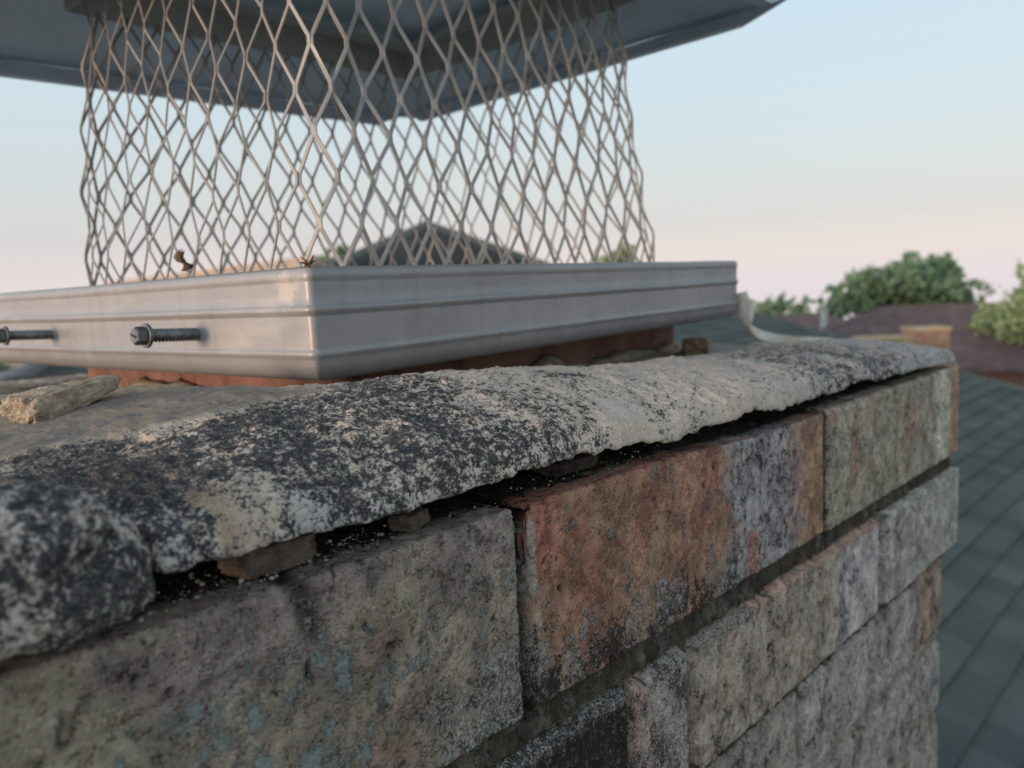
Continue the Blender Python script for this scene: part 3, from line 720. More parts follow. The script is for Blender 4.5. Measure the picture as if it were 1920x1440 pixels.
def flange(a, c, nx, ny):
    A = Vector((*a, 0)); C = Vector((*c, 0)); d = (C - A).normalized(); N_ = Vector((nx, ny, 0))
    vs = []; n_ = 20
    for i in range(n_ + 1):
        t = i / n_; p = A.lerp(C, t); zb = hoodz(p.x, p.y)
        q = (A + d * g).lerp(C - d * g, t)
        zq = hoodz(q.x, q.y); lip = .0006 * mn.noise(Vector((q.x * 20, q.y * 20, 0)))
        vs += [p + Vector((0, 0, zb)), q * .55 + p * .45 + Vector((0, 0, zq - .0055)) - N_ * .001, q + Vector((0, 0, zq - .0112 + lip)) - N_ * .0030, q + Vector((0, 0, zq - .0118 + lip)) - N_ * .0105]
    fs = [(i * 4 + k, i * 4 + k + 1, i * 4 + k + 5, i * 4 + k + 4) for i in range(n_) for k in range(3)]
    me_ = pydata('hem_flange', vs, fs); o_ = link('hem_flange', me_, M['hood'], CAP, False)
    m2 = o_.modifiers.new('sheet', 'SOLIDIFY'); m2.thickness = .0008; m2.offset = 0
flange((u0, v0), (u1, v0), 0, -1); flange((u1, v0), (u1, v1), 1, 0); flange((u1, v1), (u0, v1), 0, 1); flange((u0, v1), (u0, v0), -1, 0)
# support frame under the hood: angle strip ring with small welded tabs
b = MB()
fr_o = rrect(TB[0] - .004, TB[1] - .004, TB[2] + .004, TB[3] + .004, .003, 2); fr_i = rrect(TB[0] - .0025, TB[1] - .0025, TB[2] + .0025, TB[3] + .0025, .002, 2)
fr_f = rrect(TB[0] + .012, TB[1] + .012, TB[2] - .012, TB[3] - .012, .002, 2)
n = len(fr_o); vs = []
for L_, dz in ((fr_o, -.001), (fr_o, .019), (fr_f, .0192), (fr_f, .0182), (fr_i, .018), (fr_i, -.001)):
    for p in L_: vs.append(Vector((p[0], p[1], hoodz(*p) + dz + (.0 if dz < 0 else .0))))
b.add(vs, [(r_ * n + k, r_ * n + (k + 1) % n, ((r_ + 1) % 6) * n + (k + 1) % n, ((r_ + 1) % 6) * n + k) for r_ in range(6) for k in range(n)])
b.build('support_frame', M['frame'], CAP)
# --- clamping screws through the near band
def screw(v_, z, name_len=.030):
    E = empty('clamp_screw', (-.0200, v_, z)); E.parent = CAP
    E.rotation_euler = (R(14), R(3), 0)
    b = MB(); n_ = 6; r_ = .0034
    hexp = [(r_ * math.cos(R(60 * k + 20)), r_ * math.sin(R(60 * k + 20))) for k in range(6)]
    hex2 = [(p[0] * .86, p[1] * .86) for p in hexp]
    sv_ = [(-.0046, *p) for p in hex2] + [(-.0038, *p) for p in hexp] + [(-.0006, *p) for p in hexp]
    b.add(sv_, [tuple(range(6))[::-1], tuple(range(12, 18))] + [(q * 6 + k, q * 6 + (k + 1) % 6, q * 6 + 6 + (k + 1) % 6, q * 6 + 6 + k) for q in range(2) for k in range(6)])
    b.tube([(-.0008, 0, 0), (.0004, 0, 0)], .0044, 18)
    b.build('screw_head', M['screw'], E, False, .0002)
    b = MB(); b.box((-.00475, -.0022, -.0004), (-.00455, .0022, .0004)); b.build('head_slot', M['dark'], E)  # slot drawn as a thin dark strip, its shade in the colour
    b = MB(); pts = []; rad = []
    L_ = .062; m_ = int(L_ / .0003)
    b.tube([(0, 0, 0), (L_ - .006, 0, 0), (L_, 0, 0)], [.0020, .0020, .0004], 12)
    # helical thread ridge
    tv = []; nt_ = 26; turns = int((L_ - .006) / .0013)
    N3 = turns * nt_
    for i in range(N3):
        a = 2 * math.pi * i / nt_; x = .001 + .0013 * i / nt_
        for rr, dx in ((.0019, -.0005), (.0025, 0), (.0019, .0005)): tv.append((x + dx, rr * math.cos(a), rr * math.sin(a)))
    b.add(tv, [(i * 3 + k, i * 3 + k + 1, i * 3 + k + 4, i * 3 + k + 3) for i in range(N3 - 1) for k in range(2)])
    b.build('shaft', M['screw'], E, True)
screw(.0685, -.0200); screw(.2000, -.0200)

# ================================================================== LOOSE BITS ON THE CHIMNEY
def ch2w(p): return CHM @ Vector(p)
CHM = Matrix.Translation(Vector((.0024, .1912, ZC - .0542))) @ Matrix.Rotation(R(45.475), 4, 'Z')
def rock(name, loc, dims, rotz, mat, label, cat, seed, group=None, sub=4, tilt=(0, 0), taper=0, lift=0):
    bm = bmesh.new(); bmesh.ops.create_cube(bm, size=2)
    bmesh.ops.subdivide_edges(bm, edges=bm.edges, cuts=2 ** sub - 1, use_grid_fill=True)
    o3 = Vector((seed * 3.7, seed * 1.3, 0))
    for v_ in bm.verts:
        p = v_.co.copy(); m_ = max(abs(p.x), abs(p.y), abs(p.z)); s_ = p.normalized() * 1.22
        p = p.lerp(s_, .24)
        ps = Vector((p.x * dims[0], p.y * dims[1], p.z * dims[2])) / (sum(dims) / 3)
        k = 1 + .14 * mn.noise(ps * 1.1 + o3) + .10 * mn.noise(ps * 2.6 + o3) + .06 * mn.noise(ps * 6 + o3) + .03 * mn.noise(ps * 15 + o3)
        # conchoidal facets
        c_ = mn.cell(ps * 1.8 + o3) * .05
        p = p * (k + c_)
        if taper: p.z *= 1 - taper * (p.x + 1) / 2; p.y *= 1 - taper * .6 * (p.x + 1) / 2
        p.z = max(p.z, -.8)
        v_.co = Vector((p.x * dims[0] / 2, p.y * dims[1] / 2, p.z * dims[2] / 2 + dims[2] * .4))
    me_ = bpy.data.meshes.new(name); bm.to_mesh(me_); bm.free()
    o_ = link(name, me_, mat, None, True); o_.location = ch2w(loc)
    o_.rotation_euler = (tilt[0], tilt[1], R(45.475) + rotz)
    tag(o_, label, cat, group); return o_
GI = lambda t, p: float(zt[np.abs(pa - p).argmin(), np.abs(ta - t).argmin()])
def onc(t, p, d=0): return (t, p, GI(t, p) + d)
rock('mortar_chunk', onc(-.0735, .104, .0000), (.029, .012, .0088), R(22), M['tan'], 'pale tan broken mortar chunk lying on the crown below the two screws', 'mortar chunk', 3, taper=.55, tilt=(R(4), R(-9)), sub=5)
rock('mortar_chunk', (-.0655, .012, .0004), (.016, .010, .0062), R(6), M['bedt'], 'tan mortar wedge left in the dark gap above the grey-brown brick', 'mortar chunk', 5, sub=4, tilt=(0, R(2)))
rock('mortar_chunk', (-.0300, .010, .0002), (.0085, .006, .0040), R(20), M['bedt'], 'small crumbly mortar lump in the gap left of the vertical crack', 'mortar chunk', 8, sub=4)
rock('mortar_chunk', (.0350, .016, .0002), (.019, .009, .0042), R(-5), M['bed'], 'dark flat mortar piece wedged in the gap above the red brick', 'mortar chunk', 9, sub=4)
rock('mortar_chunk', onc(.286, .122), (.020, .014, .0125), R(30), M['brown'], 'rounded brown rubble lump against the right end of the terracotta flue', 'mortar chunk', 12, sub=4)
rock('mortar_chunk', onc(.300, .082, -.001), (.022, .010, .005), R(-10), M['grey'], 'pale flat mortar flake lying at the foot of the curled sealant strip', 'mortar chunk', 14, sub=4, taper=.4)
rock('mortar_chunk', onc(.296, .132, .0005), (.030, .006, .007), R(15), M['grey'], 'slim pale mortar sliver under the right corner of the steel cap', 'mortar chunk', 17, sub=4, taper=.6, tilt=(0, R(-12)))
rock('mortar_chunk', onc(-.0755, .160, .0003), (.030, .012, .006), R(35), M['tan'], 'low tan mortar slab lying behind the pale chunk near the left edge', 'mortar chunk', 21, sub=4)
# curled strip of old sealant hanging from the right corner of the band
b = MB(); pts = []
s0 = CHM.inverted() @ (Matrix.Translation(Vector((-.0632, .2474, ZC + .0104))) @ Matrix.Rotation(R(51.669), 4, 'Z') @ Vector((.3535, .004, -.024)))
ctl = [s0 + Vector((.000, .002, .006)), s0 + Vector((.003, -.004, -.006)), s0 + Vector((.001, -.008, -.018)), s0 + Vector((.004, -.020, -.0265)), s0 + Vector((.012, -.040, -.0295)), s0 + Vector((.020, -.058, -.0305))]
def cat_(c, t):
    n_ = len(c) - 1; k = min(int(t * n_), n_ - 1); f = t * n_ - k
    p0, p1, p2, p3 = c[max(k - 1, 0)], c[k], c[k + 1], c[min(k + 2, n_)]
    return .5 * ((2 * p1) + (p2 - p0) * f + (2 * p0 - 5 * p1 + 4 * p2 - p3) * f * f + (3 * p1 - p0 - 3 * p2 + p3) * f ** 3)
rows_ = []
for i in range(41):
    t = i / 40; p = cat_(ctl, t); wd = .010 * (1 - .55 * t) + .0012 * mn.noise(Vector((t * 7, 1, 1)))
    for_side = Vector((-.2, .95, .15)).lerp(Vector((.85, .25, .3)), min(1, t * 1.6)).normalized(); row = []
    for j in range(9):
        q = (j / 8 - .5) * 2; row.append(p + for_side * wd * q + Vector((.3, -.5, .8)) * (.003 * q * q + .0006 * mn.noise(Vector((t * 12, q * 3, 4)))))
    rows_.append([tuple(CHM @ r_) for r_ in row])
sm_ = gridmesh('sealant_strip', np.array(rows_)); so_ = link('sealant_strip', sm_, M['seal'], None, True)
md = so_.modifiers.new('t', 'SOLIDIFY'); md.thickness = .0011
tag(so_, 'curled off-white sealant strip hanging from the right corner of the steel cap', 'sealant strip')
# twig caught on the corner, dry leaf in the mesh
CAPM = Matrix.Translation(Vector((-.0632, .2474, ZC + .0104))) @ Matrix.Rotation(R(51.669), 4, 'Z')
b = MB()
for a_, c_ in (((0, 0, 0), (-.0012, .0020, .0026)), ((0, 0, 0), (.0016, -.0010, .0030)), ((0, 0, 0), (.0030, .0005, .0014)), ((0, 0, 0), (-.0026, .001, .0008)), ((0, 0, 0), (.0004, .0002, -.0030))):
    A = CAPM @ (Vector(a_) + Vector((.0008, .0008, .0010))); C = CAPM @ (Vector(c_) + Vector((.0008, .0008, .0010)))
    b.tube([A, A.lerp(C, .5) + Vector((.0003, 0, .0002)), C], [.0005, .0004, .0002], 6)
tag(b.build('dry_twig', M['brown'], None, True), 'tiny dry twig tuft stuck on the near top corner of the steel band', 'twig')
bm = bmesh.new(); bmesh.ops.create_grid(bm, x_segments=10, y_segments=6, size=1)
for v_ in bm.verts:
    x, y = v_.co.x, v_.co.y; wd = (1 - x * x) * .8 + .15
    p = Vector((x * .0052, y * wd * .0034, .0022 * y * y + .0024 * math.sin(x * 3) + .0008 * mn.noise(Vector((x * 3, y * 3, 0)))))
    v_.co = p
me_ = bpy.data.meshes.new('dry_leaf'); bm.to_mesh(me_); bm.free()
lf = link('dry_leaf', me_, M['brown'], None, True); lf.matrix_world = CAPM @ Matrix.Translation((.0185, .110, .0085)) @ Matrix.Rotation(R(70), 4, 'Y') @ Matrix.Rotation(R(35), 4, 'Z')
md = lf.modifiers.new('t', 'SOLIDIFY'); md.thickness = .0004
tag(lf, 'crumpled brown leaf caught low in the left side of the mesh', 'leaf')
# crumbs on the arris: countless grains
b = MB(); rg = random.Random(2)
ico = bmesh.new(); bmesh.ops.create_icosphere(ico, subdivisions=1, radius=1); iv = [v_.co.copy() for v_ in ico.verts]; ifc = [tuple(v_.index for v_ in f.verts) for f in ico.faces]
for k in range(520):
    t = rg.choice([rg.uniform(-.10, .30), rg.gauss(-.075, .012), rg.gauss(-.05, .012), rg.gauss(.03, .03)]); 
    if t < -.118 or t > .36 or abs(t + .0008) < .0035: continue
    p = abs(rg.gauss(.0065, .0048)) + .0022; s_ = rg.uniform(.00006, .00020) * rg.choice([1, 1, 1, 1, 1, 2.4]) * (1.25 if t < -.03 else .9)
    b.add([Vector((t, p, .0010 + s_ * .3)) + Vector((q.x * s_ * rg.uniform(.7, 1.3), q.y * s_ * rg.uniform(.7, 1.3), q.z * s_ * .8)) for q in iv], ifc)
cr = b.build('mortar_crumbs', M['crumb']); cr.matrix_world = CHM
tag(cr, 'pale mortar crumbs scattered along the top edge of the bricks', 'crumbs', None, 'stuff')

def gz(r_): return -.075 * max(0.0, r_ - 16)
# ================================================================== ROOFS, HOUSES
def mat_shingle(name, a, b_, along_scale=(3.2, 7.1)):
    s = NT(name); v = s.vec()
    bt = s.n('ShaderNodeTexBrick'); s.l(v, bt.inputs['Vector'])
    bt.inputs['Scale'].default_value = 1; bt.inputs['Brick Width'].default_value = .19; bt.inputs['Row Height'].default_value = .14
    bt.inputs['Mortar Size'].default_value = .0; bt.inputs['Color1'].default_value = (*a, 1); bt.inputs['Color2'].default_value = (*b_, 1)
    bt.inputs['Mortar'].default_value = tuple(x * .5 for x in a) + (1,); bt.offset = .37; bt.offset_frequency = 3; bt.squash = 1
    n = s.noise(v, 2.2, 5, .6); f = s.noise(v, 260, 2, .7)
    c = s.mix(s.step(n, .3, .7), s.mix(1.0, bt.outputs[0], (.8, .82, .84), 'MULTIPLY'), s.mix(1.0, bt.outputs[0], (1.15, 1.12, 1.1), 'MULTIPLY'))
    c = s.mix(s.step(f, .4, .6), s.mix(1.0, c, (.7, .7, .7), 'MULTIPLY'), c)
    return s.fin(c, .9, 0, s.bump(f, .5, .002), .2)
M['teal_sh'] = mat_shingle('teal_grey_shingles', (.068, .088, .082), (.105, .125, .116))
M['brown_sh'] = mat_shingle('brown_shingles', (.125, .085, .082), (.17, .12, .113))  # greyed, distance haze put into the roof colour
M['red_sh'] = mat_shingle('reddish_shingles', (.17, .11, .10), (.22, .15, .135))
M['tan_sh'] = mat_shingle('tan_shingles', (.46, .33, .24), (.56, .41, .30))
M['grey_sh'] = mat_shingle('slate_grey_shingles', (.13, .14, .155), (.18, .19, .20))
M['slate'] = mat_shingle('slate_shingles', (.075, .10, .115), (.10, .13, .145))
M['greyw'] = mat_noise('grey_gable_siding', (.36, .39, .42), (.43, .46, .49), 3, .8, .1, .002)
M['siding'] = mat_noise('painted_siding', (.42, .38, .33), (.50, .46, .40), 3, .8, .1, .002)
M['brickwall'] = mat_noise('far_brick', (.20, .11, .085), (.28, .17, .13), 12, .9, .2, .004)
M['wood'] = mat_noise('weathered_cedar', (.34, .20, .14), (.44, .28, .19), 9, .85, .3, .003)
M['trim'] = mat_noise('yellowed_trim', (.42, .30, .17), (.52, .40, .25), 6, .7, .1, .002)
M['white'] = mat_noise('white_pipe', (.42, .42, .41), (.52, .52, .51), 10, .6, .1, .001)
M['glass'] = mat_noise('dark_glass', (.03, .035, .04), (.05, .055, .06), 2, .15, .02, .001)

def shingle_slope(name, along0, along1, run, slope, parent, mat, M4, clip=None, exposure=.14, step=.009):
    """stepped shingle courses; local x along the eave, y up the slope (0 at eave), origin at the eave"""
    b = MB(); n_ = int(run / exposure); cs, sn = math.cos(slope), math.sin(slope)
    seg = max(1, int((along1 - along0) / .9))
    vs = []; fs = []
    for i in range(n_):
        ya, yb = i * exposure, (i + 1) * exposure
        for j in range(seg):
            xa = along0 + (along1 - along0) * j / seg; xb = along0 + (along1 - along0) * (j + 1) / seg
            if clip:
                ca, cb = clip((ya + yb) / 2); xa = max(xa, ca); xb = min(xb, cb)
                if xb <= xa: continue
            k = len(vs)
            vs += [(xa, ya, -.004), (xb, ya, -.004), (xb, ya, step), (xa, ya, step), (xb, yb, 0.0), (xa, yb, 0.0)]
            fs += [(k, k + 1, k + 2, k + 3), (k + 3, k + 2, k + 4, k + 5)]
    me_ = pydata(name, vs, fs); o_ = link(name, me_, mat, parent); o_.matrix_local = M4
    return o_

# --- the house this chimney belongs to. frame: x along the ridge, y towards the camera side (down slope)
HO = empty('house', (0, 0, ZC), (0, 0, R(45.475)))
tag(HO, 'house under the chimney with teal-grey shingle roof falling away at right', 'house')
sl_ = math.atan(.28); cs = math.cos(sl_)
QR, QE = -5.0, 5.2         # ridge and eave distance (positive = outward = local -y)
zr = -1.65 - .28 * QR; ze = -1.65 - .28 * QE
# main slope: origin at eave. local y up-slope
m4 = Matrix.Translation((0, -QE, ze)) @ Matrix.Rotation(sl_, 4, 'X')
runl = (QE - QR) / cs
def clip_main(y):
    q = QE - y * cs; return (1.39 + (-5.0 - q), 8.80)
shingle_slope('roof', -9, 8.8, runl, sl_, HO, M['teal_sh'], m4, clip_main)
m4b = Matrix.Translation((0, -QR + (QE - QR), ze)) @ Matrix.Rotation(math.pi, 4, 'Z') @ Matrix.Rotation(sl_, 4, 'X')
shingle_slope('rear_roof', -8.8, 9, runl, sl_, HO, M['grey_sh'], m4b, lambda y: (-8.80, -(1.39 - (runl - y) * cs)))
b = MB(); rk = 8.80
b.add([(rk, -QE, ze + .004), (rk + .09, -QE, ze + .004), (rk + .09, -QR, zr + .004), (rk, -QR, zr + .004), (rk, -QE, ze + .02), (rk + .09, -QE, ze + .02), (rk + .09, -QR, zr + .02), (rk, -QR, zr + .02)],
      [(0, 3, 2, 1), (4, 5, 6, 7), (0, 1, 5, 4), (1, 2, 6, 5), (2, 3, 7, 6), (3, 0, 4, 7)])
b.build('rake_edge', M['teal_sh'], HO)
b = MB(); b.box((-7.8, -QE + .5, -ZC), (8.5, -QR + (QE - QR) - .5, ze + .05)); b.build('wall', M['siding'], HO)
b = MB(); b.add([(8.5, -QE + .5, ze + .05), (8.5, -QR + (QE - QR) - .5, ze + .05), (8.5, -QR, zr - .06), (8.3, -QE + .5, ze + .05), (8.3, -QR + (QE - QR) - .5, ze + .05), (8.3, -QR, zr - .06)],
                [(0, 1, 2), (5, 4, 3), (0, 2, 5, 3), (1, 4, 5, 2)]); b.build('gable_wall', M['siding'], HO)
b = MB()   # hip cap tiles, ridge cap
b.tube([(1.39, -QR, zr + .01), (8.8, -QR, zr + .01)], .05, 8); b.tube([(1.39, -QR, zr + .0), (-8.81, -QE, ze + .0)], .045, 8); b.build('ridge_cap', M['grey_sh'], HO)
# left hip face
m5 = Matrix.Translation((1.39 - (QE - QR), -QR, ze)) @ Matrix.Rotation(-math.pi / 2, 4, 'Z') @ Matrix.Rotation(sl_, 4, 'X')
shingle_slope('hip_roof', -11, 11, runl, sl_, HO, M['grey_sh'], m5, lambda y: (-(runl - y) * cs, (runl - y) * cs))

def gable_house(loc, rz, L_, Wd, eave, ridge, roofm, wallm, label, hip=0.0, over=.4, group='neighbouring houses', wins=True):
    E = empty('house', loc, (0, 0, rz)); tag(E, label, 'house', group)
    g = loc[2]
    b = MB(); b.box((-L_ / 2, -Wd / 2, -loc[2] + gz(math.hypot(loc[0], loc[1]) + 5)), (L_ / 2, Wd / 2, eave)); b.build('wall', wallm, E)
    hw = Wd / 2 + over; hl = L_ / 2 + over; sl2 = math.atan2(ridge - eave, Wd / 2)
    ez = eave - over * math.tan(sl2); rl = hl - hip
    b = MB(); t_ = .12
    v_ = [(-hl, -hw, ez), (hl, -hw, ez), (hl, hw, ez), (-hl, hw, ez), (-rl, 0, ridge), (rl, 0, ridge)]
    v2_ = [(x, y, z - t_) for x, y, z in v_]
    b.add(v_ + v2_, [(0, 1, 5, 4), (1, 2, 5), (2, 3, 4, 5), (3, 0, 4), (6, 10, 11, 7), (7, 11, 8), (8, 11, 10, 9), (9, 10, 6), (0, 6, 7, 1), (1, 7, 8, 2), (2, 8, 9, 3), (3, 9, 6, 0)])
    b.build('roof', roofm, E)
    if hip < .3:
        for sx in (-1, 1):
            b = MB(); x = sx * (L_ / 2 - .01); b.add([(x, -Wd / 2, eave - .01), (x, Wd / 2, eave - .01), (x, 0, ridge - .14), (x - sx * .1, -Wd / 2, eave - .01), (x - sx * .1, Wd / 2, eave - .01), (x - sx * .1, 0, ridge - .14)],
                                           [(0, 1, 2), (5, 4, 3), (0, 2, 5, 3), (1, 4, 5, 2), (0, 3, 4, 1)])
            b.build('gable_wall', wallm, E)
    b = MB(); b.tube([(-rl + .02, 0, ridge - .02), (rl - .02, 0, ridge - .02)], .05, 8); b.build('ridge_cap', roofm, E)
    if wins:
        for sx in (-.3, .25):
            for sy in (-1, 1):
                W_ = MB(); x = sx * L_; y = sy * (Wd / 2 + .02); W_.box((x - .6, min(y, y - sy * .04), eave - 1.9), (x + .6, max(y, y - sy * .04), eave - .7)); wo_ = W_.build('window', M['white'], E)
                W_ = MB(); y2 = sy * (Wd / 2 + .03); W_.box((x - .52, min(y2, y2 - sy * .02), eave - 1.82), (x + .52, max(y2, y2 - sy * .02), eave - .78)); W_.build('pane', M['glass'], wo_)
    return E
def yaw(x, y): return math.atan2(y, x)
# house with the dark hipped roof seen through the mesh
gx0 = Vector((-1.39, 14.0)); da = R(97.5)
gable_house((gx0.x + 5.2 * math.cos(da), gx0.y + 5.2 * math.sin(da), 3.2), da, 9.6, 7.6, 2.30, 3.74, M['slate'], M['greyw'], 'house with plain grey gable peak seen through the mesh above the cap', hip=0, over=.35)
# long sunlit roof at the left behind the mesh
gx = (-2.95, 12.1); gx2 = (-10.4, 20.1); dx_, dy_ = gx2[0] - gx[0], gx2[1] - gx[1]; Lh = math.hypot(dx_, dy_) - .8
gable_house(((gx[0] + gx2[0]) / 2, (gx[1] + gx2[1]) / 2, 3.2), yaw(-dx_, -dy_), Lh, 5.5, 1.6, 3.075, M['tan_sh'], M['siding'], 'house with long warm tan roof seen low through the left mesh', hip=0, over=.4)
# brown-roofed house at the right
BR = gable_house((15.2, 25.0, 2.6), R(-28), 12.5, 9.5, .55, 1.93, M['brown_sh'], M['brickwall'], 'brown-roofed house at right below the trees with wooden chimney', hip=4.0, over=.5)
RD = gable_house((10.8, 33.0, 2.4), R(-4), 9.5, 8, .5, 1.66, M['red_sh'], M['brickwall'], 'farther house with dull red shingle roof and white vent pipe', hip=2.5, over=.5)
# vent pipe on the red house
i_ = RD.matrix_world.inverted() if False else None
def local(E, p):
    Mx = Matrix.Translation(E.location) @ Matrix.Rotation(E.rotation_euler.z, 4, 'Z'); return Mx.inverted() @ Vector(p)
b = MB(); p = local(RD, (11.71, 28.6, ZC - 1.95)); b.tube([p, p + Vector((0, 0, .72))], .13, 12); b.tube([p + Vector((0, 0, .68)), p + Vector((0, 0, .76))], .17, 12); b.build('vent_pipe', M['white'], RD)
# timber-clad chimney chase with trim on the brown house
CHs = empty('wooden_chimney', (6.50, 12.0, 0.12), (0, 0, R(-6)))
tag(CHs, 'square cedar-clad chimney chase with yellowish trim above the right brick corner', 'chimney')
b = MB(); b.box((-.26, -.25, 0), (.26, .25, ZC - 1.0)); b.build('chase', M['wood'], CHs, False, .01)
b = MB()
for k in range(7): b.box((-.255 + k * .075, -.266, 1), (-.205 + k * .075, -.252, ZC - 1.03))
b.build('cladding_board', M['wood'], CHs)
b = MB(); b.box((-.275, -.27, ZC - 1.0), (.275, .27, ZC - .955)); b.build('trim', M['trim'], CHs)
b = MB(); b.box((-.98, -.20, 0), (-.262, .20, ZC - 1.30)); b.build('dark_opening', M['dark'], CHs)  # dark block painting the shaded opening under the fascia
b = MB(); b.box((-1.05, -.26, ZC - 1.13), (-.262, .24, ZC - 1.08)); b.box((-1.02, -.24, ZC - 1.29), (-.262, .22, ZC - 1.13)); b.build('fascia', M['trim'], CHs, False, .01)

# ================================================================== TREES
def mat_leaf(name, a, b_):
    s = NT(name); v = s.vec(); n = s.noise(v, 1.3, 3, .6); n2 = s.noise(v, 9, 2, .6)
    c = s.mix(s.step(n, .35, .65), a, b_); c = s.mix(s.step(n2, .3, .7), s.mix(1.0, c, (.7, .75, .7), 'MULTIPLY'), s.mix(1.0, c, (1.3, 1.25, 1.1), 'MULTIPLY'))
    s.put(c, s.b.inputs['Base Color']); s.b.inputs['Roughness'].default_value = .6
    tr = s.n('ShaderNodeBsdfTranslucent'); s.l(c, tr.inputs[0]); mx = s.n('ShaderNodeMixShader'); mx.inputs[0].default_value = .45
    s.l(s.b.outputs[0], mx.inputs[1]); s.l(tr.outputs[0], mx.inputs[2]); s.l(mx.outputs[0], s.out.inputs['Surface']); return s.m
M['leafd'] = mat_leaf('dark_foliage', (.19, .29, .20), (.30, .42, .27))  # albedo raised to stand in for haze over the distant trees
M['leafl'] = mat_leaf('light_foliage', (.27, .35, .19), (.42, .50, .29))  # lightened and muted, distance haze put into the leaf colour
M['bark'] = mat_noise('bark', (.07, .055, .045), (.13, .11, .09), 14, .95, .6, .01)
def tree(x, y, top, bottom, blobs, leaf, n_leaf, size, label, seed, name='broadleaf_tree', group='trees beyond the roofs'):
    E = empty(name, (x, y, 0)); tag(E, label, 'tree', group)
    rg = random.Random(seed); rn = np.random.RandomState(seed)
    b = MB(); ch_ = bottom
    b.tube([(0, 0, gz(math.hypot(x, y)) - .2), (.05, .05, ch_ * .5), (0, 0, ch_ + .3), (.1, 0, (top + ch_) / 2)], [.32, .24, .2, .10], 9)
    for (bx, by, bz, br) in blobs:
        b.tube([(0, 0, ch_ + .1), (bx * .5, by * .5, (ch_ + bz) / 2 + .2), (bx, by, bz)], [.14, .09, .03], 6)
    b.build('trunk', M['bark'], E, True)
    vol = np.array([br ** 3 for *_, br in blobs]); cnt = (n_leaf * vol / vol.sum()).astype(int)
    V = []; Fs = []
    for (bx, by, bz, br), c_ in zip(blobs, cnt):
        ncl = max(8, int(c_ / 22)); d = rn.normal(size=(ncl, 3)); d /= np.linalg.norm(d, axis=1)[:, None]
        rad = br * (rn.rand(ncl) ** .45) * (1 + .25 * rn.normal(size=ncl))
        cl = np.array([bx, by, bz]) + d * rad[:, None] * np.array([1, 1, .8])
        for cpt in cl:
            cr_ = br * rn.uniform(.08, .2)
            k = rn.normal(size=(22, 3)) * cr_ * .75 + cpt
            for p in k:
                a = rn.normal(size=3); a /= np.linalg.norm(a); q = np.cross(a, rn.normal(size=3)); q /= np.linalg.norm(q)
                s_ = size * rn.uniform(.6, 1.3); o_ = len(V)
                V += [p - a * s_, p + q * s_ * .55, p + a * s_, p - q * s_ * .55]; Fs.append((o_, o_ + 1, o_ + 2, o_ + 3))
    me_ = pydata('crown', V, Fs); link('crown', me_, leaf, E)
    return E
def blobs(seed, n_, rx, ry, rz, zc_, rmin, rmax):
    rg = random.Random(seed); o = []
    for _ in range(n_):
        a = rg.uniform(0, 2 * math.pi); r_ = rg.random() ** .5
        x, y = rx * r_ * math.cos(a), ry * r_ * math.sin(a); z = zc_ + rz * rg.uniform(-1, 1) * math.sqrt(max(0, 1 - r_ * r_ * .8))
        o.append((x, y, z, rg.uniform(rmin, rmax)))
    return o
tree(20.3, 40, ZC + 1.0, 2.0, blobs(1, 20, 3.0, 2.6, 1.5, ZC - 1.0, .9, 1.4) + [(-3.4, 0, ZC - 1.7, 1.1), (-2.6, 0, ZC - 1.2, 1.0), (3.0, 0, ZC - 2.0, .9), (.2, 0, ZC - .2, 1.0), (-1.4, 0, ZC - .6, 1.0)], M['leafd'], 16000, .16, 'large round dark green tree rising behind the brown roof', 4)
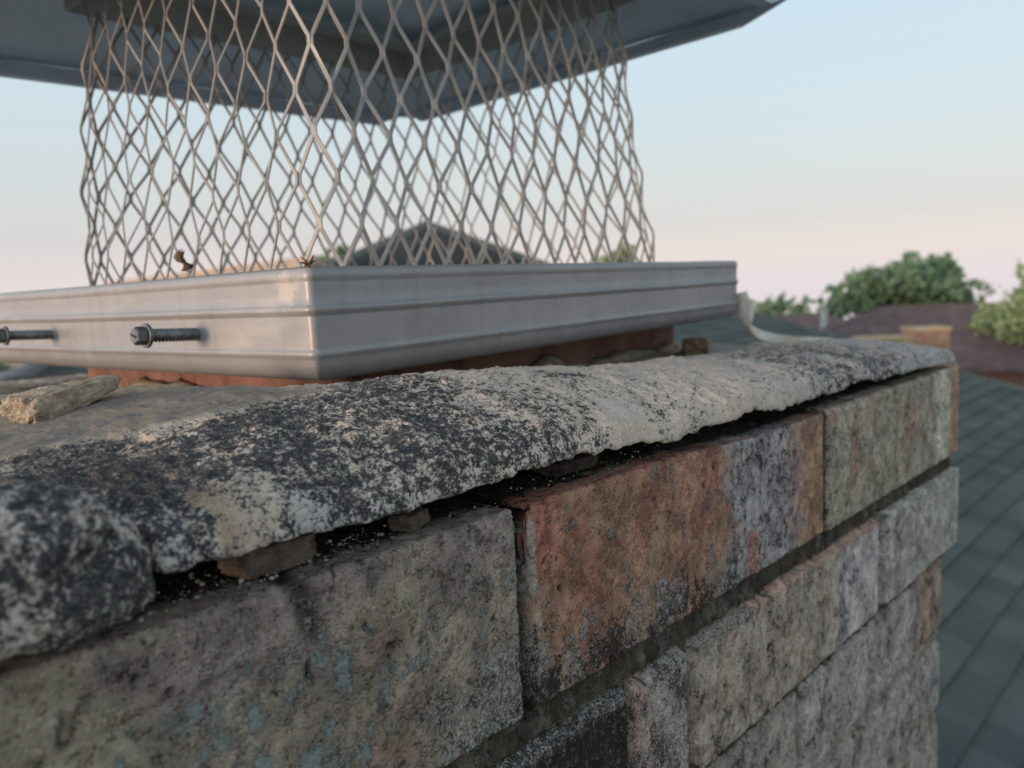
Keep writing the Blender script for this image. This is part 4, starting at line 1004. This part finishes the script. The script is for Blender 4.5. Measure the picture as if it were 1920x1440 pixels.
tree(26.0, 42, ZC - 1.6, 2.0, blobs(2, 8, 2.3, 2, .6, ZC - 2.9, .6, .9), M['leafd'], 3500, .15, 'low dark green tree between the large tree and the pale tree', 5)
tree(15.6, 22, ZC + .0, 1.4, blobs(3, 14, 1.7, 1.6, 1.25, ZC - 1.55, .5, .85), M['leafl'], 8000, .10, 'pale yellow-green tree at the right edge of the picture', 6)
tree(21.2, 60, ZC - 1.5, 2.0, blobs(5, 8, 2.3, 2, .7, ZC - 2.5, .6, 1.0), M['leafd'], 3000, .18, 'small distant tree just right of the steel cap', 8)
tree(16.0, 44, ZC - 1.6, 2.0, blobs(6, 6, 2.6, 1.4, .4, ZC - 2.4, .4, .7), M['leafd'], 2200, .15, 'low tree fringe left of the large round tree', 9)
tree(5.1, 35, ZC + 2.0, 2.0, blobs(7, 9, 1.1, 1.1, 1.0, ZC + .8, .5, .75), M['leafl'], 3500, .13, 'small green tree seen through the right end of the mesh', 10)
tree(-9.4, 40, ZC + 2.5, 2.0, blobs(8, 9, 1.8, 1.6, .8, ZC + 1.7, .6, .9), M['leafd'], 3000, .16, 'dark treetop peeping between the tan roof and the grey roof', 11)
tree(-10.9, 13.6, ZC - .4, 1.0, blobs(9, 12, 1.9, 1.9, 1.0, ZC - 1.7, .6, .9), M['leafd'], 5000, .11, 'green tree at the left edge glimpsed under the steel cap', 12)

# ================================================================== GROUND
s = NT('lawn_and_earth'); v = s.vec(); n1_ = s.noise(v, .12, 6, .6); n2_ = s.noise(v, 4, 5, .6)
c = s.mix(s.step(n1_, .35, .65), (.05, .085, .03), (.11, .12, .055)); c = s.mix(s.step(n2_, .35, .7), s.mix(1.0, c, (.7, .7, .7), 'MULTIPLY'), c)
s.fin(c, .95, 0, s.bump(n2_, .4, .05), .2)
rr_ = np.array([0, 14, 30, 45, 70, 120, 220, 400, 900.0]); aa_ = np.linspace(0, 2 * np.pi, 65)[:-1]
gp = np.array([[(r_ * math.cos(a), r_ * math.sin(a), gz(r_)) for a in aa_] for r_ in rr_ + .01])
tag(link('ground', gridmesh('ground', gp, wrap_u=True), s.m), 'grassy ground of the neighbourhood falling away beyond the houses', None, None, 'structure')
